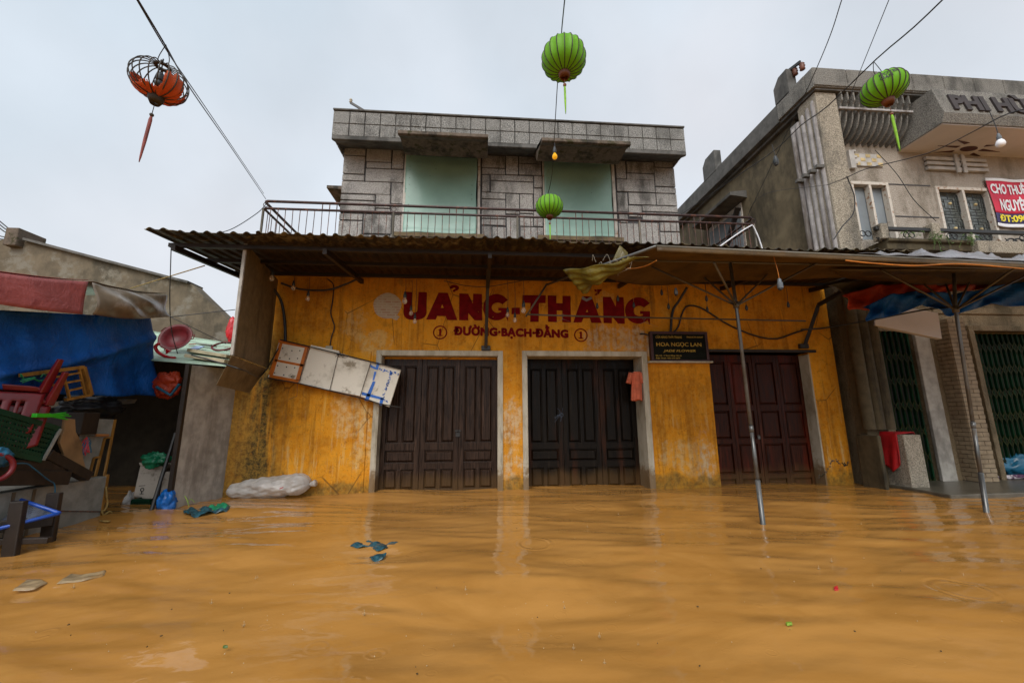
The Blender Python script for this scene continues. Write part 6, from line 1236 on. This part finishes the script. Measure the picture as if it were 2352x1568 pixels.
cable('yellow_rope', [PX(*r2L(x, y), XK+.03) for x, y in ((778, 1225), (785, 1290), (790, 1350), (770, 1395), (750, 1402), (765, 1430), (810, 1405), (838, 1450), (830, 1470))]+[PZ(*r2L(800, 1478), .01), PZ(*r2L(735, 1475), .01)], .009, 'loop of yellow rope tied round the corner of the counter', 'rope', 50, 'rope')
cable('rusty_wire', [PX(*r2L(440, 1402), XK+.02), PX(*r2L(745, 1407), XK+.02)], .006, 'thin rusty wire stretched across the counter front to the rope', 'bluster', 6, 'wire')
cable('green_twine', [PX(*r2L(*p), XK+.16) for p in ((0, 1070), (180, 1052), (250, 1090), (350, 1170), (400, 1205), (405, 1290))], .006, 'thin teal twine drooping along the counter from the red hoop', 'teal', 30, 'twine')
# things beyond the counter
Yf = 6.15
fb = thing('foam_box', 'dirty white foam box tilted against the grey panel with a rusty stain mark', 'box', PY(*r2L(1070, 1320), Yf))
mb = MB(); mb.prism([PY(*r2L(*p), Yf) for p in ((1030, 1062), (1200, 1092), (1132, 1328), (975, 1300))], (-.1, .32, 0)); mb.build('box_body', M['foam_box'], fb, bevel=.02)
mb = MB(); mb.prism([PY(*r2L(*p), Yf-.02) for p in ((1018, 1045), (1210, 1078), (1204, 1098), (1024, 1066))], (-.1, .36, 0)); mb.build('lid', M['foam_box'], fb, bevel=.012)
mb = MB(); c = PY(*r2L(1045, 1245), Yf-.004); mb.ring(c, .022, .005, (0, 1, 0), 14, 5); mb.tube([c-np.array([0, 0, .02]), c-np.array([0, 0, .05])], .005, 5); mb.tube([c+np.array([-.025, 0, -.055]), c+np.array([.025, 0, -.055])], .004, 5); mb.tube([c+np.array([-.05, 0, .05]), c+np.array([.03, 0, .055])], .004, 5); mb.build('hand_mark', M['iron'], fb)
mb = MB(); mb.prism([PY(*r2L(*p), Yf+.05) for p in ((1205, 1112), (1268, 1118), (1268, 1340), (1165, 1330))], (-.05, .25, 0)); o = mb.build('foam_box', M['foam_box'], bevel=.015); tag(o, 'second dirty foam box squeezed between the black pole and the grey panel', 'box')
gcr = thing('small_green_crate', 'small dark green crate half sunk in water under the tilted foam box', 'crate', PZ(*r2L(1030, 1412))); p = PY(*r2L(950, 1412), 6.0); q = PY(*r2L(1112, 1322), 6.0); mb = MB()
for k in range(5): z = p[2]-.1+(q[2]-p[2]+.1)*k/4; mb.box(p[0], q[0], 6.0, 6.02, z-.015, z+.015); mb.box(p[0], p[0]+.015, 6.0, 6.32, z-.015, z+.015); mb.box(q[0]-.015, q[0], 6.0, 6.32, z-.015, z+.015)
for k in range(13): x = p[0]+(q[0]-p[0])*k/12; mb.box(x-.006, x+.006, 6.003, 6.016, p[2]-.1, q[2])
mb.build('slotted_side', M['crate'], gcr); mb = MB(); mb.box(p[0]+.016, q[0]-.016, 6.05, 6.3, p[2]-.1, q[2]-.02); mb.build('contents', M['crate'], gcr)
c = PZ(*r2L(1180, 1405)); lumpy('blue_bag', M['blue_bag'], c+np.array([.0, .08, .09]), (.10, .09, .15), 'shiny bright blue plastic bag at the water line beside the black pole', 'bag', 41, amp=.35)
c = PY(*r2L(1140, 1030), Yf-.05); lumpy('green_bag', M['green_bag'], c, (.13, .09, .09), 'crumpled green plastic bag lying over the lid of the tilted foam box', 'bag', 42, amp=.5)
c = PZ(*r2L(945, 1340)); lumpy('grey_bag', M['clear_bag'], PY(*r2L(945, 1330), 6.05), (.04, .05, .10), 'crumpled white plastic scrap beside the small green crate', 'bag', 43, amp=.5)
a, b = PZ(*r2L(1108, 1412)), PY(*r2L(1290, 830), 6.0); mb = MB(); mb.tube([a-(b-a)*.1, b], .022, 8); o = mb.build('black_pole', M['iron']); tag(o, 'wet black pole leaning between the two foam boxes', 'pole')
c = PY(*r2L(1235, 470), 5.95); lumpy('orange_bag', M['tarp_orange'], c, (.14, .1, .16), 'orange plastic bag stuffed under the edge of the green roof', 'bag', 44, amp=.4)
mb = MB(); mb.tube([PY(*r2L(1150, 490), 5.85), PY(*r2L(1255, 552), 5.85), PY(*r2L(1320, 470), 5.85)], .02, 6); o = mb.build('blue_strap', M['teal']); tag(o, 'blue strap slung under the orange plastic bag', 'strap')
# stalk in floating litter
q = PZ(*r2L(1390, 1370)); mb = MB(); mb.tube(bez([q, q+np.array([-.05, .02, .08]), q+np.array([-.1, .03, .14])], 8), .005, 5); mb.tube(bez([q+np.array([-.04, .02, .06]), q+np.array([.0, .02, .09]), q+np.array([.05, .02, .05])], 8), .004, 5); o = mb.build('plant_stalk', M['lime_leaf']); tag(o, 'thin yellow-green plant stalk poking out of the water before the grey panel', 'plant')
# support lines over the stall
cable('stay_line', [PD(300, 662, 6.2), PD(470, 610, 5.6)], .008, 'taut pale line from the muddy tarp up to the awning edge', 'rope', 4, 'line')
cable('stay_line', [PD(393, 572, 5.4), PD(391, 640, 5.6), PD(390, 690, 5.8), PD(394, 760, 6.0), PD(415, 835, 6.1)], .006, 'thin vertical wire hanging from the awning corner past the muddy tarp', 'wire', 14, 'wire')
cable('stay_line', [PD(390, 728, 6.0), PD(540, 711, 6.4)], .006, 'thin black line running level from the muddy tarp to the plywood board', 'wire', 4, 'line')
cable('stay_line', [PD(392, 728, 6.1), PD(520, 790, 6.6)], .005, 'thin black line slanting down over the green roof to the plywood board', 'wire', 4, 'line')
# ================================================================== overhead wires
def depth_line(pts, lab, r=.004, name='overhead_wire', s=0): mb = MB(); P = [PD(*p) for p in pts]; mb.tube(bez(P, 30) if len(P) > 2 else sag(P[0], P[1], s), r, 6); o = mb.build(name, M['wire']); tag(o, lab, 'wire'); return o
RC = np.array([rx0, RY, rz]); dC = dpt(RC)
depth_line([(300, -28, 1.95), (380, 105, 2.3), (440, 208, 3.0), (535, 345, 4.6), (611, 458, dC)], 'main black wire carrying the torn orange lantern to the railing corner', .0042)
depth_line([(298, -28, 1.97), (384, 118, 2.34), (438, 197, 3.0), (530, 332, 4.6), (606, 445, dC)], 'second thin wire running just beside the torn lantern wire', .0035)
depth_line([(612, 468, dC), (590, 490, dC-.2), (530, 527, dC-.6), (470, 540, dC-1), (445, 541, dC-1.2)], 'loose wire end curling from the railing corner down over the awning', .006)
depth_line([(1299, -20, 2.6), (1291, 60, 3.15), (1289, 88, 3.25), (1281, 185, 3.7), (1274, 300, 4.3), (1268, 400, 4.9), (1258, 448, 5.25)], 'black wire carrying the two central green lanterns and the yellow bulb', .0045)
depth_line([(1944, -30, 3.2), (1870, 170, 4.2), (1720, 490, 6.8)], 'thin straight wire from the sky down to the railing end', .004)
depth_line([(2054, -30, 4.0), (1975, 165, 5.2), (1945, 240, 5.9)], 'thin wire slanting down behind the tilted lantern to the eaves', .004)
depth_line([(2200, -34, 2.3), (2100, 62, 2.6), (2012, 137, 2.95), (1900, 245, 3.6), (1840, 288, 4.1), (1780, 345, 4.8), (1700, 400, 5.6), (1620, 455, 6.6), (1565, 492, 7.2)], 'thick black wire carrying the tilted green lantern along the grey eaves', .0052)
depth_line([(2420, 235, 3.6), (2314, 262, 4.0), (2240, 300, 4.3), (2150, 345, 4.7), (2080, 366, 5.0), (1990, 388, 5.4), (1940, 410, 5.8), (1900, 425, 6.1)], 'drooping black wire across the sunburst soffit with the white bulb', .0055)
depth_line([(2010, 345, 5.9), (2060, 400, 5.9), (2100, 460, 5.9), (2150, 508, 5.9)], 'thin wire slanting across the beige wall between the two windows', .005)
depth_line([(1945, 405, 6.0), (1962, 450, 6.0), (1960, 490, 6.0), (1935, 520, 6.0), (1915, 550, 6.0)], 'frayed black wire hanging down the pebble corner pillar', .008)
depth_line([(1735, 505, 6.6), (1720, 490, 6.8), (1760, 445, 6.2), (1900, 425, 6.1)], 'thin beaded wire from the railing end to the grey side wall', .003)
cable('white_hose', [PY(1645, 572, 6.4), PY(1690, 540, 6.4), PY(1722, 520, 6.42), PY(1730, 520, 6.44), PY(1742, 545, 6.44), PY(1752, 575, 6.44)], .012, 'white plastic hose bent over the railing end', 'white_print', 30, 'hose')
bulb(1274, 352, PD(1274, 352, 4.45)[1], PD(1272, 318, 4.4)[2], 'yellow', 'yellow glowing bulb hanging above the small green lantern', 'wire', 0, .95)
p = PD(1783, 375, 4.6); bulb(1783, 377, p[1], PD(1779, 346, 4.75)[2], 'dark', 'black bulb socket hanging from the eaves wire before the brown side wall', 'wire', -.02, 1.25)
p = PD(2296, 325, 3.9); bulb(2296, 322, p[1], PD(2288, 272, 4.05)[2], 'white', 'frosted white bulb hanging before the sunburst soffit', 'wire', -.03, .85)
# ================================================================== lanterns
def lantern(c, R, H, mat, label, nrib=18, loc_tilt=(0, 0, 0), torn=None, text=None, tassel='lime_thread', tl=1.0, spin=0, hook=None, tdir=(0, 0, -1)):
    """c: centre; a pumpkin of silk on bamboo ribs, with top ring, turned foot, bead and tassel"""
    t = thing('silk_lantern', label, 'lantern', c, 'silk lanterns hung on wires'); c = np.array(c); R0 = Matrix.Rotation(loc_tilt[0], 3, 'X') @ Matrix.Rotation(loc_tilt[1], 3, 'Y')
    def S(th, ph, k=1.0, lift=0):  # ph -1 bottom .. 1 top
        a = ph*math.pi/2*.93; r = R*(.0+abs(math.cos(a))**.72)*(1+.035*mn.noise(Vector((1.3*math.cos(th), 1.3*math.sin(th), 1.6*ph+7*R*10)))); z = H/2*math.sin(a); sc = 1-.055*abs(math.sin(nrib*(th-spin)/2))**.8*math.cos(a)**.5 if k else 1
        v = Vector(((r*sc+lift)*math.cos(th), (r*sc+lift)*math.sin(th), z)); return c+np.array(R0 @ v)
    mb = MB(); nu, nv = nrib*6, 26
    keep = (lambda u, v: v < torn(u*math.tau)) if torn else None
    if torn: mb.grid(lambda u, v: S(u*math.tau, -1+2*v)+np.array([0, 0, .006*math.sin(40*u+9*v)]), nu, nv, .003, keep)
    else: mb.grid(lambda u, v: S(u*math.tau, -1+2*v), nu, nv, .003)
    mb.build('silk_cover', mat, t, smooth=True); 
    for i in range(nrib):
        th = spin+math.tau*i/nrib; mb = MB(); mb.tube([S(th, -1+2*k/16, 0, .001) for k in range(17)], .0042 if not torn else .0034, 5, caps=False); mb.build('rib', M['rib'], t)
    ax = np.array(R0 @ Vector((0, 0, 1))); rb = R*abs(math.cos(math.pi/2*.93))**.72
    mb = MB(); mb.lathe([(rb+.012, 0), (rb+.010, -.02), (rb*.8, -.05), (rb*.78, -.03), (rb*.9, .0)], c-ax*H/2*.985, tuple(ax), n=22, cap=False); mb.lathe([(.001, -.02), (rb*.75, -.02), (rb*.75, -.01)], c-ax*H/2*.985, tuple(ax), n=18, cap=False) if not torn else None; mb.build('bottom_cap', M['brown_cap'] if not torn else M['rib'], t, smooth=True)
    mb = MB(); mb.ring(c+ax*H/2*.99, rb+.005, .010, tuple(ax), 22, 6); mb.build('top_ring', M['rib'], t, smooth=True)
    p = c-ax*(H/2+.045); td = np.array(tdir, float); td /= np.linalg.norm(td); k = R/.18*tl
    mb = MB(); mb.tube([p, p+td*.055*k], .002, 4); b_ = p+td*.065*k; mb.ball(b_, .0145*R/.18, 12, 8); mb.build('bead', M['bead'] if not torn else M['rib'], t, smooth=True)
    mb = MB(); mb.tube([b_+td*.012, b_+td*.03*k, b_+td*.15*k, b_+td*.24*k, b_+td*.27*k], [.006, .009, .0085, .005, .002], 8); mb.build('tassel', M[tassel], t, smooth=True)
    if hook is not None:
        mb = MB(); h = np.array(hook); tp = c+ax*H/2*.99; d = np.array(R0 @ Vector((rb, 0, 0)))
        mb.tube(bez([tp+d, tp+d*1.1+(h-tp)*.4, h], 8), .0024, 5); mb.tube(bez([tp-d, tp-d*1.1+(h-tp)*.4, h], 8), .0024, 5); mb.build('hook_wire', M['wire'], t)
    if text:
        V, Fc = text_verts(text[0], bold=.02); lo = V.min(0); hi = V.max(0); Q = (V-lo)/(hi-lo+1e-9); th0, th1, p0, p1 = text[1]; mb = MB()
        mb.add([S(th0+(th1-th0)*q[0], p0+(p1-p0)*q[1], 1, .0045) for q in Q], Fc); V, Fc = text_verts(text[2], bold=.02); lo = V.min(0); hi = V.max(0); Q = (V-lo)/(hi-lo+1e-9); th0, th1, p0, p1 = text[3]
        mb.add([S(th0+(th1-th0)*q[0], p0+(p1-p0)*q[1], 1, .0045) for q in Q], Fc); mb.build('printed_lettering', M['iron'], t)
    return t
L1 = PD(1295, 135, 3.3); lantern(L1, 50/FPX*3.3*1.0, .285, M['green_mat'], 'round lime green lantern hanging highest against the pale sky', 18, hook=PD(1291, 78, 3.25))
L2 = PD(1262, 474, 5.25); lantern(L2, 31/FPX*5.25, .27, M['green_mat'], 'small lime green lantern hanging before the terrace railing', 18, hook=PD(1258, 446, 5.25))
L3 = PD(2030, 203, 3.0); lantern(L3, 42/FPX*3.0, .205, M['green_mat'], 'wet lime green lantern with black printed letters before the concrete house', 18, (rad(-2), rad(-5), 0), None, ('HOTEL', (rad(214), rad(262), .14, .34), 'OAN', (rad(214), rad(244), -.08, .10)), tl=1.5, hook=PD(2006, 141, 2.95), tdir=(.02, 0, -1))
def torn_h(th):  # how much silk is left round the frame
    a = (th-rad(268)) % math.tau; a = a if a < math.pi else a-math.tau; k = .20+.03*math.sin(7*th)+.015*math.sin(31*th)
    if rad(48) < a < rad(104): k = .24+.46*abs(math.sin((a-rad(48))/rad(56)*math.pi))**.6*(.72+.28*abs(math.cos((a-rad(48))/rad(56)*math.pi)))+.07*math.sin(17*th)
    if rad(100) < a < rad(165): k = .30+.12*math.sin(15*th)
    if rad(-118) < a < rad(-62): k = .44+.16*math.sin((a+rad(118))/rad(56)*math.pi)+.03*math.sin(19*th)
    return k
L4 = PD(366, 188, 2.4); lantern(L4, 53/FPX*2.4, .205, M['orange_silk'], 'torn orange lantern whose bare black ribs show', 20, (rad(3), rad(4), 0), torn_h, None, 'red_thread', 1.5, hook=PD(381, 103, 2.3), tdir=(-.07, 0, -1))
mb = MB(); c = L4+np.array([0, 0, .06]); mb.tube([c+np.array([0, 0, .1]), c], .004, 5); mb.lathe([(.012, .0), (.018, -.01), (.02, -.05), (.015, -.055)], c, n=12); mb.ball(c-np.array([0, 0, .075]), .024, 10, 8); o = mb.build('lantern_bulb', M['socket'], smooth=True); tag(o, 'dead bulb hanging inside the torn orange lantern', 'light bulb')
# ================================================================== weeds on the balcony ledge
def weed(px, py, n, spread, drop, lab, seed):
    c = PY(px, py, YB-.01); rg = random.Random(seed); t = thing('balcony_weed', lab, 'weed', c, 'weeds rooted on the balcony ledge'); mb = MB(); ml = MB()
    for k in range(n):
        a = c+np.array([rg.uniform(-spread, spread), rg.uniform(-.02, .03), 0]); e = a+np.array([rg.uniform(-.12, .12), -rg.uniform(.02, .12), rg.uniform(-drop, .10)]); P = bez([a, (a+e)/2+np.array([0, -.03, .05]), e], 8); mb.tube(P, .0022, 4)
        for q in P[2:]:
            for _ in range(3):
                d = Vector((rg.uniform(-1, 1), rg.uniform(-1, .3), rg.uniform(-.4, 1))).normalized(); s = d.orthogonal().normalized(); L = rg.uniform(.012, .028); q_ = Vector(q); ml.add([q_, q_+d*L*.5+s*L*.25, q_+d*L, q_+d*L*.5-s*L*.25], [(0, 1, 2, 3)])
    mb.build('stems', M['leaf'], t); ml.build('leaves', M['leaf'], t)
weed(2148, 550, 22, .16, .26, 'green weed trailing down the ledge below the balcony post', 1)
weed(2222, 550, 18, .12, .20, 'green weed growing at the step of the balcony ledge', 2)
weed(2085, 546, 9, .18, .03, 'sparse low weed along the top of the balcony ledge', 3)
q = PY(1888, 1095, YW-.02); mb = MB(); rg = random.Random(4)
for k in range(60):
    t_ = rg.random(); a = PY(1878+70*t_, 1094-34*min(1, t_*1.7)+6*math.sin(9*t_)+rg.uniform(-4, 4), YW-.006); s = rg.uniform(.006, .016); mb.lathe([(s, 0), (s*.7, .006), (.001, .008)], a, (0, -1, 0), 6, cap=False)
o = mb.build('moss_line', M['mossy'], house)
